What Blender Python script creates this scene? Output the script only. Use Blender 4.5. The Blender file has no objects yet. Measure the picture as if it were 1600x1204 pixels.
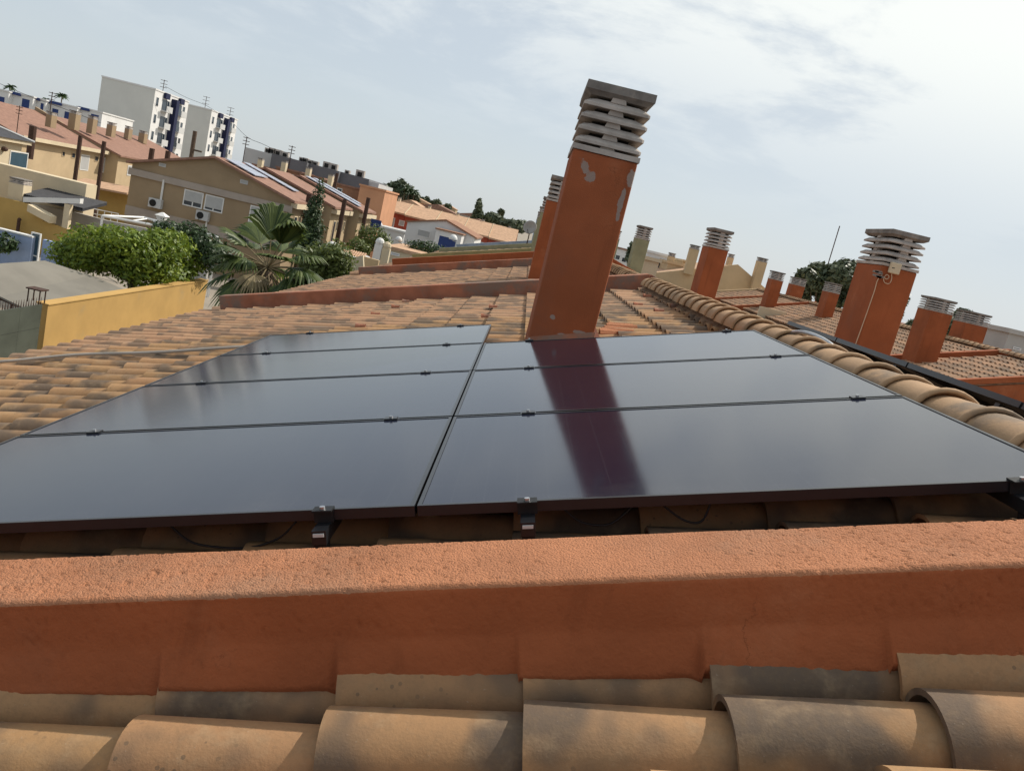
import bpy, math, random
from mathutils import Vector, Matrix, noise
random.seed(7)
R_ = math.radians
scene = bpy.context.scene
COL = scene.collection

# ---------------------------------------------------------------- camera
F_PX = 1281.85                       # focal length in pixels of a 1600 px wide picture
CAM = Vector((0.1374, -2.2072, 0.8147))
yaw, pitch, roll = 0.0215, -0.1858, 0.2365
cy, sy, cp, sp = math.cos(yaw), math.sin(yaw), math.cos(pitch), math.sin(pitch)
FW = Vector((sy*cp, cy*cp, sp)); RT0 = Vector((cy, -sy, 0)); UP0 = RT0.cross(FW)
RT = RT0*math.cos(roll) + UP0*math.sin(roll)
UP = UP0*math.cos(roll) - RT0*math.sin(roll)
cam_d = bpy.data.cameras.new('camera'); cam_o = bpy.data.objects.new('camera', cam_d)
COL.objects.link(cam_o); scene.camera = cam_o
cam_d.sensor_fit = 'HORIZONTAL'; cam_d.sensor_width = 36
cam_d.lens = F_PX/1600*36; cam_d.clip_start = 0.05; cam_d.clip_end = 6000
m = Matrix((RT, UP, -FW)).transposed().to_4x4(); m.translation = CAM
cam_o.matrix_world = m

# ---------------------------------------------------------------- light
SUN_EL, SUN_AZ = R_(45), R_(51)      # azimuth from +Y towards +X
SUN = Vector((math.sin(SUN_AZ)*math.cos(SUN_EL), math.cos(SUN_AZ)*math.cos(SUN_EL), math.sin(SUN_EL)))
sd = bpy.data.lights.new('sun', 'SUN'); sd.energy = 4.5; sd.angle = R_(0.6); sd.color = (1, .93, .83)
so = bpy.data.objects.new('sun', sd); COL.objects.link(so)
so.rotation_euler = SUN.to_track_quat('Z', 'Y').to_euler()
w = bpy.data.worlds.new('World'); scene.world = w; w.use_nodes = True
nt = w.node_tree; nt.nodes.clear()
def N(t, ty, **k):
    n = t.nodes.new(ty)
    for a, b in k.items():
        if hasattr(n, a): setattr(n, a, b)
        else: n.inputs[a].default_value = b
    return n
def math_(t, op, a, b=None, c=None, clamp=False):
    n = t.nodes.new('ShaderNodeMath'); n.operation = op; n.use_clamp = clamp
    for i, v in enumerate((a, b, c)):
        if v is None: continue
        if isinstance(v, (int, float)): n.inputs[i].default_value = v
        else: t.links.new(v, n.inputs[i])
    return n.outputs[0]
def mixc(t, f, a, b, blend='MIX'):
    n = t.nodes.new('ShaderNodeMix'); n.data_type = 'RGBA'; n.blend_type = blend; n.clamp_factor = True
    for s, v in ((n.inputs[0], f), (n.inputs[6], a), (n.inputs[7], b)):
        if isinstance(v, (int, float)): s.default_value = v
        elif isinstance(v, tuple): s.default_value = (*v[:3], 1)
        else: t.links.new(v, s)
    return n.outputs[2]
def ramp(t, fac, lo, hi):
    n = t.nodes.new('ShaderNodeMapRange'); n.interpolation_type = 'SMOOTHSTEP'
    n.inputs[1].default_value = lo; n.inputs[2].default_value = hi
    t.links.new(fac, n.inputs[0]); return n.outputs[0]
sky = N(nt, 'ShaderNodeTexSky', sky_type='NISHITA', sun_disc=False, sun_elevation=SUN_EL, sun_rotation=SUN_AZ,
        air_density=1.0, dust_density=1.0, ozone_density=1.0)
tc = N(nt, 'ShaderNodeTexCoord')
sepd = N(nt, 'ShaderNodeSeparateXYZ'); nt.links.new(tc.outputs['Generated'], sepd.inputs[0])
zc = math_(nt, 'ADD', math_(nt, 'MAXIMUM', sepd.outputs[2], 0.0), 0.18)
cx = math_(nt, 'DIVIDE', sepd.outputs[0], zc); cyy = math_(nt, 'DIVIDE', sepd.outputs[1], zc)
cv = N(nt, 'ShaderNodeCombineXYZ'); nt.links.new(cx, cv.inputs[0]); nt.links.new(cyy, cv.inputs[1])
n1 = N(nt, 'ShaderNodeTexNoise', Scale=1.15, Detail=9.0, Roughness=0.62, Distortion=0.25); nt.links.new(cv.outputs[0], n1.inputs['Vector'])
n2 = N(nt, 'ShaderNodeTexNoise', Scale=3.6, Detail=7.0, Roughness=0.6); nt.links.new(cv.outputs[0], n2.inputs['Vector'])
dsun = N(nt, 'ShaderNodeVectorMath', operation='DOT_PRODUCT'); nt.links.new(tc.outputs['Generated'], dsun.inputs[0]); dsun.inputs[1].default_value = SUN
near = ramp(nt, dsun.outputs['Value'], 0.35, 0.97)
hi = ramp(nt, sepd.outputs[2], 0.05, 0.30)
# veil of thin high cloud, thicker near the sun; broken white cloud over it
veil = math_(nt, 'ADD', math_(nt, 'MULTIPLY', near, 0.25), 0.72, clamp=True)
veil = math_(nt, 'MULTIPLY', veil, math_(nt, 'SUBTRACT', 1.0, math_(nt, 'MULTIPLY', ramp(nt, sepd.outputs[2], 0.30, 0.85), 0.45)))   # thinner overhead
skyv = N(nt, 'ShaderNodeVectorMath', operation='SCALE'); nt.links.new(sky.outputs[0], skyv.inputs[0]); skyv.inputs[3].default_value = 0.10
base = mixc(nt, veil, skyv.outputs[0], (0.665, 0.73, 0.785))
cl = ramp(nt, math_(nt, 'ADD', n1.outputs[0], math_(nt, 'MULTIPLY', near, 0.20)), 0.49, 0.64)
cl = math_(nt, 'MULTIPLY', math_(nt, 'MULTIPLY', cl, hi), 0.85, clamp=True)
pf = math_(nt, 'MULTIPLY', ramp(nt, n2.outputs[0], 0.60, 0.76), 0.45)
pf = math_(nt, 'MULTIPLY', pf, hi)
cc = mixc(nt, near, (0.82, 0.87, 0.89), (1.08, 1.10, 1.04))
col = mixc(nt, math_(nt, 'MAXIMUM', cl, pf, clamp=True), base, cc)
bg = N(nt, 'ShaderNodeBackground', Strength=1.0); nt.links.new(col, bg.inputs[0])
out = N(nt, 'ShaderNodeOutputWorld'); nt.links.new(bg.outputs[0], out.inputs[0])
scene.view_settings.view_transform = 'Standard'; scene.view_settings.look = 'None'
scene.view_settings.exposure = 0.0; scene.view_settings.gamma = 1.0
scene.view_settings.use_curve_mapping = False

# ---------------------------------------------------------------- helpers
def at(u, v, y):
    """world point seen at photo pixel (u, v) standing at depth y"""
    d = FW + RT*((u-800)/F_PX) - UP*((v-602)/F_PX)
    return CAM + d*((y-CAM.y)/d.y)
def atx(u, v, x):
    d = FW + RT*((u-800)/F_PX) - UP*((v-602)/F_PX)
    return CAM + d*((x-CAM.x)/d.x)
def atz(u, v, z):
    d = FW + RT*((u-800)/F_PX) - UP*((v-602)/F_PX)
    return CAM + d*((z-CAM.z)/d.z)
AL = 0.2836; CA, SA = math.cos(AL), math.sin(AL)
XR = 1.95                            # ridge line of our row
def SL(s, y, n): return Vector((s*CA - n*SA, y, s*SA + n*CA))
def SR(s, y, n):
    p = SL(s, y, n); return Vector((2*XR - p.x, p.y, p.z))
DX2 = 14.5                           # second row of houses
def SL2(s, y, n): p = SL(s, y, n); return Vector((p.x + DX2, p.y, p.z + .03))
def SR2(s, y, n): p = SR(s, y, n); return Vector((p.x + DX2, p.y, p.z + .03))

class MB:
    def __init__(s): s.v = []; s.f = []; s.mi = []
    def add(s, vs, fs, mi=0):
        o = len(s.v); s.v += [Vector(v) for v in vs]; s.f += [tuple(i+o for i in f) for f in fs]; s.mi += [mi]*len(fs); return s
    def hexa(s, p, mi=0):            # 8 points: bottom 0-3, top 4-7
        return s.add(p, [(0,3,2,1),(4,5,6,7),(0,1,5,4),(1,2,6,5),(2,3,7,6),(3,0,4,7)], mi)
    def box(s, x0, x1, y0, y1, z0, z1, fn=None, mi=0):
        p = [(x0,y0,z0),(x1,y0,z0),(x1,y1,z0),(x0,y1,z0),(x0,y0,z1),(x1,y0,z1),(x1,y1,z1),(x0,y1,z1)]
        if fn: p = [fn(*q) for q in p]
        return s.hexa(p, mi)
    def frustum(s, cx, cy, z0, z1, a0, b0, a1, b1, mi=0):
        return s.hexa([(cx-a0,cy-b0,z0),(cx+a0,cy-b0,z0),(cx+a0,cy+b0,z0),(cx-a0,cy+b0,z0),
                       (cx-a1,cy-b1,z1),(cx+a1,cy-b1,z1),(cx+a1,cy+b1,z1),(cx-a1,cy+b1,z1)], mi)
    def tube(s, pts, r, n=6, r1=None, mi=0, cap=True):
        pts = [Vector(p) for p in pts]; o = len(s.v); L = len(pts)
        for i, p in enumerate(pts):
            d = (pts[min(i+1, L-1)] - pts[max(i-1, 0)]).normalized()
            a = d.cross(Vector((0,0,1)) if abs(d.z) < .9 else Vector((1,0,0))).normalized(); b = d.cross(a)
            rr = r if r1 is None else r + (r1-r)*i/(L-1)
            for k in range(n):
                t = 2*math.pi*k/n; s.v.append(p + a*rr*math.cos(t) + b*rr*math.sin(t))
        fs = []
        for i in range(L-1):
            for k in range(n):
                k2 = (k+1) % n; fs.append((o+i*n+k, o+i*n+k2, o+(i+1)*n+k2, o+(i+1)*n+k))
        if cap: fs += [tuple(o+k for k in range(n))[::-1], tuple(o+(L-1)*n+k for k in range(n))]
        s.f += fs; s.mi += [mi]*len(fs); return s
    def prism(s, poly, d, mi=0):     # poly: planar 3D points, extruded by vector d
        n = len(poly); d = Vector(d); p = [Vector(q) for q in poly]; p += [q + d for q in p]
        return s.add(p, [tuple(range(n))[::-1], tuple(range(n, 2*n))] + [(i, (i+1) % n, n+(i+1) % n, n+i) for i in range(n)], mi)
    def ball(s, c, r, nu=8, nv=6, sc=(1,1,1), mi=0, z0=-1):
        c = Vector(c); o = len(s.v); fs = []
        for j in range(nv+1):
            t = math.pi*j/nv
            for i in range(nu):
                a = 2*math.pi*i/nu
                s.v.append(c + Vector((r*sc[0]*math.sin(t)*math.cos(a), r*sc[1]*math.sin(t)*math.sin(a), r*sc[2]*max(z0, math.cos(t)))))
        for j in range(nv):
            for i in range(nu):
                i2 = (i+1) % nu; fs.append((o+j*nu+i, o+(j+1)*nu+i, o+(j+1)*nu+i2, o+j*nu+i2))
        s.f += fs; s.mi += [mi]*len(fs); return s
    def mesh(s, name, mats, smooth=False, off=Vector((0,0,0)), recalc=True):
        me = bpy.data.meshes.new(name); me.from_pydata([tuple(v-off) for v in s.v], [], s.f)
        for mm in (mats if isinstance(mats, (list, tuple)) else [mats]): me.materials.append(mm)
        if any(s.mi): me.polygons.foreach_set('material_index', s.mi)
        if recalc:
            import bmesh
            b = bmesh.new(); b.from_mesh(me); bmesh.ops.recalc_face_normals(b, faces=b.faces); b.to_mesh(me); b.free()
        if smooth: me.polygons.foreach_set('use_smooth', [True]*len(me.polygons))
        me.update(); return me
ROOTLOC = {}
def off_of(p):
    o = Vector((0,0,0))
    while p is not None: o += p.location; p = p.parent
    return o
def put(name, me, parent=None, loc=None, label=None, cat=None, group=None, kind=None):
    o = bpy.data.objects.new(name, me); COL.objects.link(o)
    if parent: o.parent = parent
    if loc is not None: o.location = Vector(loc) - off_of(parent)
    if label: o['label'] = label
    if cat: o['category'] = cat
    if group: o['group'] = group
    if kind: o['kind'] = kind
    return o
def obj(name, mb, mats, parent=None, smooth=False, recalc=True, **k):
    return put(name, mb.mesh(name, mats, smooth, off_of(parent), recalc), parent, **k)
def single(name, mb, mats, loc, label, cat, group=None, smooth=False, **k):   # thing of one mesh, origin at its base
    loc = Vector(loc); me = mb.mesh(name, mats, smooth, loc)
    return put(name, me, None, loc, label, cat, group, **k)
def thing(name, loc, label, cat, group=None):
    o = bpy.data.objects.new(name, None); COL.objects.link(o); o.location = loc; o.empty_display_size = .2
    o['label'] = label; o['category'] = cat
    if group: o['group'] = group
    return o

# ---------------------------------------------------------------- materials
def mat(name, c, rough=.85, var=.18, scale=2.5, bump=.15, bscale=60, spec=.25, metal=0.0, rand=0.0, c2=None, c2s=(.55,.7), island=False, bd=.004):
    m_ = bpy.data.materials.new(name); m_.use_nodes = True; t = m_.node_tree; b = t.nodes['Principled BSDF']
    b.inputs['Roughness'].default_value = rough; b.inputs['Specular IOR Level'].default_value = spec; b.inputs['Metallic'].default_value = metal
    g = N(t, 'ShaderNodeNewGeometry')
    nz = N(t, 'ShaderNodeTexNoise', Scale=scale, Detail=6.0, Roughness=.6); t.links.new(g.outputs['Position'], nz.inputs['Vector'])
    c = tuple(x*.89 for x in c); c2 = tuple(x*.89 for x in c2) if c2 else None
    lo = tuple(max(0, x*(1-var)) for x in c); hi_ = tuple(min(1, x*(1+var)) for x in c)
    col = mixc(t, ramp(t, nz.outputs[0], .3, .7), lo, hi_)
    if c2:
        nb = N(t, 'ShaderNodeTexNoise', Scale=scale*.6, Detail=8.0, Roughness=.7); t.links.new(g.outputs['Position'], nb.inputs['Vector'])
        nb.noise_dimensions = '4D'; nb.inputs['W'].default_value = 3.3
        col = mixc(t, ramp(t, nb.outputs[0], *c2s), col, c2)
    if rand:
        src = g.outputs['Random Per Island'] if island else N(t, 'ShaderNodeObjectInfo').outputs['Random']
        hs = N(t, 'ShaderNodeHueSaturation'); t.links.new(col, hs.inputs['Color'])
        t.links.new(math_(t, 'MULTIPLY_ADD', src, 2*rand, 1-rand), hs.inputs['Value']); col = hs.outputs[0]
    t.links.new(col, b.inputs['Base Color'])
    if bump:
        nf = N(t, 'ShaderNodeTexNoise', Scale=bscale, Detail=4.0); t.links.new(g.outputs['Position'], nf.inputs['Vector'])
        bp = N(t, 'ShaderNodeBump', Strength=bump, Distance=bd); t.links.new(nf.outputs[0], bp.inputs['Height']); t.links.new(bp.outputs[0], b.inputs['Normal'])
    return m_

def tile_mat(name, island, warm=1.0, soot=1.0):
    m_ = bpy.data.materials.new(name); m_.use_nodes = True; t = m_.node_tree; b = t.nodes['Principled BSDF']
    b.inputs['Roughness'].default_value = .82; b.inputs['Specular IOR Level'].default_value = .25
    g = N(t, 'ShaderNodeNewGeometry')
    rnd = g.outputs['Random Per Island'] if island else N(t, 'ShaderNodeObjectInfo').outputs['Random']
    ov = N(t, 'ShaderNodeCombineXYZ')
    for i, k in enumerate((37.0, 91.0, 53.0)): t.links.new(math_(t, 'MULTIPLY', rnd, k), ov.inputs[i])
    p = N(t, 'ShaderNodeVectorMath', operation='ADD'); t.links.new(g.outputs['Position'], p.inputs[0]); t.links.new(ov.outputs[0], p.inputs[1])
    r2 = math_(t, 'FRACT', math_(t, 'MULTIPLY', rnd, 17.31)); r3 = math_(t, 'FRACT', math_(t, 'MULTIPLY', rnd, 41.7))
    c = mixc(t, r2, (.475, .285, .135), (.37, .22, .105)) if not island else mixc(t, r2, (.53*warm, .325, .19), (.42, .26, .16))
    c = mixc(t, math_(t, 'MULTIPLY', r3, .45), c, (.50, .27, .15))
    n_big = N(t, 'ShaderNodeTexNoise', Scale=3.2, Detail=3.0, Roughness=.5); t.links.new(p.outputs[0], n_big.inputs['Vector'])
    sootf = math_(t, 'MULTIPLY', ramp(t, n_big.outputs[0], .44, .59), .86*soot)
    c = mixc(t, sootf, c, (.115, .093, .075))
    n_mid = N(t, 'ShaderNodeTexNoise', Scale=9.0, Detail=8.0, Roughness=.65); t.links.new(p.outputs[0], n_mid.inputs['Vector'])
    c = mixc(t, math_(t, 'MULTIPLY', ramp(t, n_mid.outputs[0], .50, .70), .45), c, (.46, .33, .20))
    n_gr = N(t, 'ShaderNodeTexNoise', Scale=1.9, Detail=4.0); t.links.new(p.outputs[0], n_gr.inputs['Vector'])
    c = mixc(t, math_(t, 'MULTIPLY', ramp(t, n_gr.outputs[0], .58, .75), .4), c, (.30, .27, .22))
    sp_ = N(t, 'ShaderNodeTexNoise', Scale=160.0, Detail=2.0); t.links.new(p.outputs[0], sp_.inputs['Vector'])
    c = mixc(t, math_(t, 'MULTIPLY', ramp(t, sp_.outputs[0], .70, .78), .35), c, (.50, .43, .34))
    lv = N(t, 'ShaderNodeTexVoronoi', Scale=38.0); t.links.new(p.outputs[0], lv.inputs['Vector'])
    lm = math_(t, 'MULTIPLY', math_(t, 'LESS_THAN', lv.outputs['Distance'], .17), ramp(t, n_gr.outputs[0], .50, .62))
    c = mixc(t, math_(t, 'MULTIPLY', lm, .6), c, (.10, .085, .065))
    fg = N(t, 'ShaderNodeTexNoise', Scale=55.0, Detail=6.0, Roughness=.75); t.links.new(p.outputs[0], fg.inputs['Vector'])
    c = mixc(t, math_(t, 'MULTIPLY', ramp(t, fg.outputs[0], .42, .66), .30), c, (.24, .16, .09))
    c = mixc(t, 1.0, c, (.84, .82, .80), 'MULTIPLY')
    t.links.new(c, b.inputs['Base Color'])
    h = math_(t, 'ADD', math_(t, 'MULTIPLY', n_mid.outputs[0], .8), math_(t, 'MULTIPLY', math_(t, 'ADD', sp_.outputs[0], fg.outputs[0]), .3))
    bp = N(t, 'ShaderNodeBump', Strength=.5, Distance=.004); t.links.new(h, bp.inputs['Height']); t.links.new(bp.outputs[0], b.inputs['Normal'])
    return m_

M = {}
M['tile'] = tile_mat('clay_tile', False); M['tiles'] = tile_mat('clay_tiles_far', True, 1.05, .8)
M['ridge'] = mat('ridge_clay', (.43, .27, .15), .8, .14, 4, .25, 90, rand=.12, c2=(.22, .16, .11), c2s=(.52, .68))
M['mortar'] = mat('mortar', (.25, .16, .10), .95, .3, 9, .8, 50, bd=.02)
M['deck'] = mat('roof_bed', (.24, .14, .085), .95, .3, 6, .6, 40)
def stucco(name, c, stain, patches=(), crack=.5):
    """painted stucco: blotches, rain streaks, hairline cracks and, where given, places where the paint has fallen off"""
    m_ = mat(name, c, .92, .13, 1.6, .55, 130, c2=stain, c2s=(.52, .72), bd=.004); t = m_.node_tree; b = t.nodes['Principled BSDF']
    col = b.inputs['Base Color'].links[0].from_socket; g = N(t, 'ShaderNodeNewGeometry')
    mp = N(t, 'ShaderNodeMapping'); mp.inputs['Scale'].default_value = (9, 9, .8); t.links.new(g.outputs['Position'], mp.inputs['Vector'])
    st = N(t, 'ShaderNodeTexNoise', Scale=1.0, Detail=6.0, Roughness=.65); t.links.new(mp.outputs[0], st.inputs['Vector'])
    col = mixc(t, math_(t, 'MULTIPLY', ramp(t, st.outputs[0], .52, .74), .45), col, tuple(x*.55 for x in c))
    s2 = N(t, 'ShaderNodeTexNoise', Scale=1.7, Detail=7.0, Roughness=.7); t.links.new(g.outputs['Position'], s2.inputs['Vector'])
    col = mixc(t, math_(t, 'MULTIPLY', ramp(t, s2.outputs[0], .55, .78), .5), col, (c[0]*1.25, c[1]*1.7, c[2]*2.2))
    nz = N(t, 'ShaderNodeTexNoise', Scale=7.0, Detail=8.0, Roughness=.7); t.links.new(g.outputs['Position'], nz.inputs['Vector'])
    wv = N(t, 'ShaderNodeVectorMath', operation='MULTIPLY_ADD'); t.links.new(nz.outputs['Color'], wv.inputs[0]); wv.inputs[1].default_value = (.22, .22, .22); t.links.new(g.outputs['Position'], wv.inputs[2])
    vo = N(t, 'ShaderNodeTexVoronoi', feature='DISTANCE_TO_EDGE', Scale=2.6); t.links.new(wv.outputs[0], vo.inputs['Vector'])
    ck = math_(t, 'MULTIPLY', math_(t, 'LESS_THAN', vo.outputs['Distance'], .006), ramp(t, s2.outputs[0], .54, .66))
    col = mixc(t, math_(t, 'MULTIPLY', ck, crack), col, tuple(x*.25 for x in c))
    if patches:
        sx = N(t, 'ShaderNodeSeparateXYZ'); t.links.new(g.outputs['Position'], sx.inputs[0]); mk = None
        dis = N(t, 'ShaderNodeTexNoise', Scale=14.0, Detail=7.0, Roughness=.65); t.links.new(g.outputs['Position'], dis.inputs['Vector'])
        for (px_, pz_, rx, rz, tilt) in patches:
            dx = math_(t, 'SUBTRACT', sx.outputs[0], px_); dz = math_(t, 'SUBTRACT', sx.outputs[2], pz_)
            dx = math_(t, 'ADD', dx, math_(t, 'MULTIPLY', dz, tilt))
            d2 = math_(t, 'ADD', math_(t, 'POWER', math_(t, 'ABSOLUTE', math_(t, 'DIVIDE', dx, rx)), 2.0), math_(t, 'POWER', math_(t, 'ABSOLUTE', math_(t, 'DIVIDE', dz, rz)), 2.0))
            k = math_(t, 'SUBTRACT', 1.0, ramp(t, math_(t, 'ADD', math_(t, 'SQRT', d2), math_(t, 'MULTIPLY_ADD', dis.outputs[0], 2.6, -1.3)), .82, 1.0))
            mk = k if mk is None else math_(t, 'MAXIMUM', mk, k)
        yl = math_(t, 'LESS_THAN', sx.outputs[1], 3.75)
        col = mixc(t, math_(t, 'MULTIPLY', mk, math_(t, 'MULTIPLY', yl, .9)), col, (.30, .235, .20))
    t.links.new(col, b.inputs['Base Color']); return m_
M['orange'] = stucco('orange_stucco', (.345, .098, .036), (.285, .098, .046))
PT = [(at(915, 263, 3.7), .035, .05, .55), (at(923, 276, 3.7), .03, .035, -.2), (at(985, 280, 3.7), .035, .065, 0), (at(970, 318, 3.7), .018, .12, 0), (at(864, 495, 3.7), .022, .018, 0), (at(905, 519, 3.7), .05, .014, 0), (at(880, 523, 3.7), .04, .012, 0)]
M['orange_main'] = stucco('orange_stucco_peeling', (.345, .098, .038), (.285, .098, .05), [(p.x, p.z, a, b, c) for p, a, b, c in PT])
M['orange_top'] = mat('orange_stucco_weathered', (.47, .20, .10), .95, .16, 3, .9, 210, c2=(.42, .215, .125), c2s=(.48, .68), bd=.008)
M['brownpara'] = mat('orange_stucco_aged', (.36, .145, .085), .95, .25, 2.5, .5, 90, c2=(.23, .155, .12), c2s=(.46, .60))
M['patch'] = mat('bare_render', (.30, .235, .20), .95, .2, 12, .4, 90)
M['green'] = mat('green_stucco', (.31, .30, .18), .92, .14, 2, .3, 90, c2=(.27, .25, .17), c2s=(.58, .7))
M['olive'] = mat('olive_stucco', (.30, .26, .12), .92, .14, 2, .3, 90)
M['bluewash'] = mat('blue_grey_stucco', (.30, .37, .45), .92, .12, 2, .3, 90)
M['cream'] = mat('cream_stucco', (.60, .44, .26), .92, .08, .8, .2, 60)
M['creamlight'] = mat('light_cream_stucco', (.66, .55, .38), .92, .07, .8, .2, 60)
M['concrete'] = mat('concrete', (.46, .41, .365), .95, .22, 5, .5, 70, c2=(.28, .25, .225), c2s=(.55, .72))
M['concrete_d'] = mat('concrete_dark', (.22, .20, .18), .95, .25, 6, .5, 70, c2=(.33, .29, .25), c2s=(.55, .7))
M['flue'] = mat('soot', (.03, .028, .026), 1, .3, 8, 0)
M['black'] = mat('black_anodised', (.014, .015, .018), .30, .1, 20, 0, spec=.5)
M['blackplastic'] = mat('black_rubber', (.012, .012, .013), .5, .1, 30, 0)
M['steel'] = mat('galvanised', (.55, .56, .58), .35, .1, 40, 0, metal=.9)
M['white'] = mat('white_paint', (.78, .77, .74), .6, .05, 2, 0)
M['whitewall'] = mat('white_wall', (.74, .73, .71), .9, .05, .5, .1)
M['greywall'] = mat('grey_wall', (.50, .48, .44), .9, .08, .6, .1)
M['gablegrey'] = mat('pale_gable', (.66, .65, .60), .9, .04, .3, .1)
M['brown'] = mat('brown_render', (.34, .25, .155), .92, .09, .5, .1)
M['band'] = mat('grey_band', (.40, .34, .29), .92, .08, 1, .1)
M['tan'] = mat('tan_render', (.52, .395, .245), .92, .09, .5, .1)
M['roofred'] = mat('red_roof_tiles', (.29, .165, .12), .9, .16, 3, .3, 8)
M['roofpale'] = mat('pale_roof_tiles', (.52, .33, .21), .9, .16, 3, .3, 8)
M['roofdark'] = mat('slate_tiles', (.05, .05, .055), .6, .2, 4, .2, 10)
M['rust'] = mat('rusty_steel', (.075, .04, .028), .7, .2, 8, .1)
M['shutter'] = mat('shutter', (.45, .45, .44), .6, .05, 3, 0)
M['blue'] = mat('blue_paint', (.03, .055, .18), .6, .1, 3, 0)
M['navy'] = mat('navy_paint', (.012, .016, .055), .6, .1, 3, 0)
M['bluewall'] = mat('blue_wall', (.36, .45, .64), .9, .1, 1.5, .2)
M['yellow'] = mat('yellow_wall', (.53, .33, .115), .9, .07, .9, .15, c2=(.42, .30, .15), c2s=(.55, .75))
M['ochre'] = mat('ochre_wall', (.50, .33, .11), .9, .08, .9, .15)
M['redwall'] = mat('red_wall', (.42, .10, .06), .9, .12, 1, .15)
M['brickorange'] = mat('orange_brown_render', (.58, .30, .17), .9, .08, .6, .15)
M['brickdark'] = mat('brown_brick', (.30, .16, .10), .9, .14, 1, .15)
M['warehouse'] = mat('grey_cladding', (.165, .165, .175), .8, .1, .3, .1)
M['lightgrey'] = mat('light_cladding', (.55, .55, .54), .8, .06, .4, .1)
M['gate'] = mat('green_grey_gate', (.085, .095, .075), .55, .15, 1.2, 0)
M['canopy'] = mat('grey_sheet', (.21, .195, .165), .8, .12, .5, .1)
M['ground'] = mat('ground_paving', (.30, .26, .21), .95, .2, .2, .2)
M['asphalt'] = mat('asphalt', (.06, .06, .058), .95, .2, .6, .2)
M['bark'] = mat('bark', (.12, .085, .06), .95, .25, 6, .6, 20)
M['palmbark'] = mat('palm_bark', (.17, .12, .08), .95, .3, 7, .8, 14)
M['dish'] = mat('dish_grey', (.45, .44, .42), .6, .08, 4, 0)
M['cable'] = mat('grey_conduit', (.42, .38, .33), .6, .1, 6, 0)
M['wire'] = mat('wire', (.62, .45, .30), .6, .05, 5, 0)
def glass_mat(name, c, r=.08):
    m_ = mat(name, c, r, .05, 2, 0, spec=.6); return m_
M['glass'] = glass_mat('window_glass', (.03, .045, .06)); M['glassblue'] = glass_mat('blue_glass', (.05, .10, .14))
def foliage(name, c, c2, trans=.25):
    m_ = bpy.data.materials.new(name); m_.use_nodes = True; t = m_.node_tree; b = t.nodes['Principled BSDF']
    g = N(t, 'ShaderNodeNewGeometry'); r = g.outputs['Random Per Island']
    cc_ = mixc(t, r, c, c2); t.links.new(cc_, b.inputs['Base Color']); b.inputs['Roughness'].default_value = .5; b.inputs['Specular IOR Level'].default_value = .35
    tr = N(t, 'ShaderNodeBsdfTranslucent'); t.links.new(mixc(t, .5, cc_, (c2[0]*1.3, c2[1]*1.3, c2[2])), tr.inputs[0])
    mx = N(t, 'ShaderNodeMixShader'); mx.inputs[0].default_value = trans
    t.links.new(b.outputs[0], mx.inputs[1]); t.links.new(tr.outputs[0], mx.inputs[2]); t.links.new(mx.outputs[0], t.nodes['Material Output'].inputs[0]); return m_
M['leaf'] = foliage('ficus_leaf', (.065, .12, .012), (.22, .28, .03)); M['darkleaf'] = foliage('dark_leaf', (.018, .04, .014), (.05, .085, .025), .15)
M['hazed_leaf'] = foliage('hazed_far_foliage', (.05, .07, .038), (.12, .14, .075), .12); M['bush'] = foliage('bush_leaf', (.06, .09, .02), (.15, .18, .05))  # far tree leaves paled: distance haze painted into their colour
M['frond'] = foliage('palm_blade', (.03, .06, .016), (.13, .17, .045), .3); M['petiole'] = mat('petiole', (.22, .17, .09), .7, .2, 8, 0)
M['dryfrond'] = foliage('dry_palm_blade', (.16, .12, .06), (.28, .22, .11), .2)

def panel_glass():
    m_ = bpy.data.materials.new('solar_glass'); m_.use_nodes = True; t = m_.node_tree; b = t.nodes['Principled BSDF']
    tcn = N(t, 'ShaderNodeTexCoord'); sx = N(t, 'ShaderNodeSeparateXYZ'); t.links.new(tcn.outputs['Object'], sx.inputs[0])
    fr = math_(t, 'ABSOLUTE', math_(t, 'SUBTRACT', math_(t, 'FRACT', math_(t, 'DIVIDE', sx.outputs[0], .093)), .5))
    fy = math_(t, 'ABSOLUTE', math_(t, 'SUBTRACT', math_(t, 'FRACT', math_(t, 'DIVIDE', sx.outputs[1], .187)), .5))
    line = math_(t, 'MAXIMUM', math_(t, 'GREATER_THAN', fr, .488), math_(t, 'GREATER_THAN', fy, .492))
    c = mixc(t, math_(t, 'MULTIPLY', line, .3), (.009, .011, .026), (.045, .05, .065))
    g = N(t, 'ShaderNodeNewGeometry'); dn = N(t, 'ShaderNodeTexNoise', Scale=3.0, Detail=9.0, Roughness=.75); t.links.new(g.outputs['Position'], dn.inputs['Vector'])
    low = math_(t, 'SUBTRACT', 1.0, ramp(t, sx.outputs[1], .0, .16))          # dust washed down to the lower frame
    df = math_(t, 'MULTIPLY', ramp(t, math_(t, 'ADD', dn.outputs[0], math_(t, 'MULTIPLY', low, .10)), .55, .85), .10)
    c = mixc(t, df, c, (.16, .155, .15))
    t.links.new(c, b.inputs['Base Color'])
    nz = N(t, 'ShaderNodeTexNoise', Scale=5.0, Detail=6.0, Roughness=.7); t.links.new(g.outputs['Position'], nz.inputs['Vector'])
    mr = N(t, 'ShaderNodeMapRange'); mr.inputs[3].default_value = .085; mr.inputs[4].default_value = .125; t.links.new(nz.outputs[0], mr.inputs[0]); t.links.new(mr.outputs[0], b.inputs['Roughness'])
    b.inputs['IOR'].default_value = 1.44; b.inputs['Specular IOR Level'].default_value = .5
    return m_
M['pv'] = panel_glass()

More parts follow.
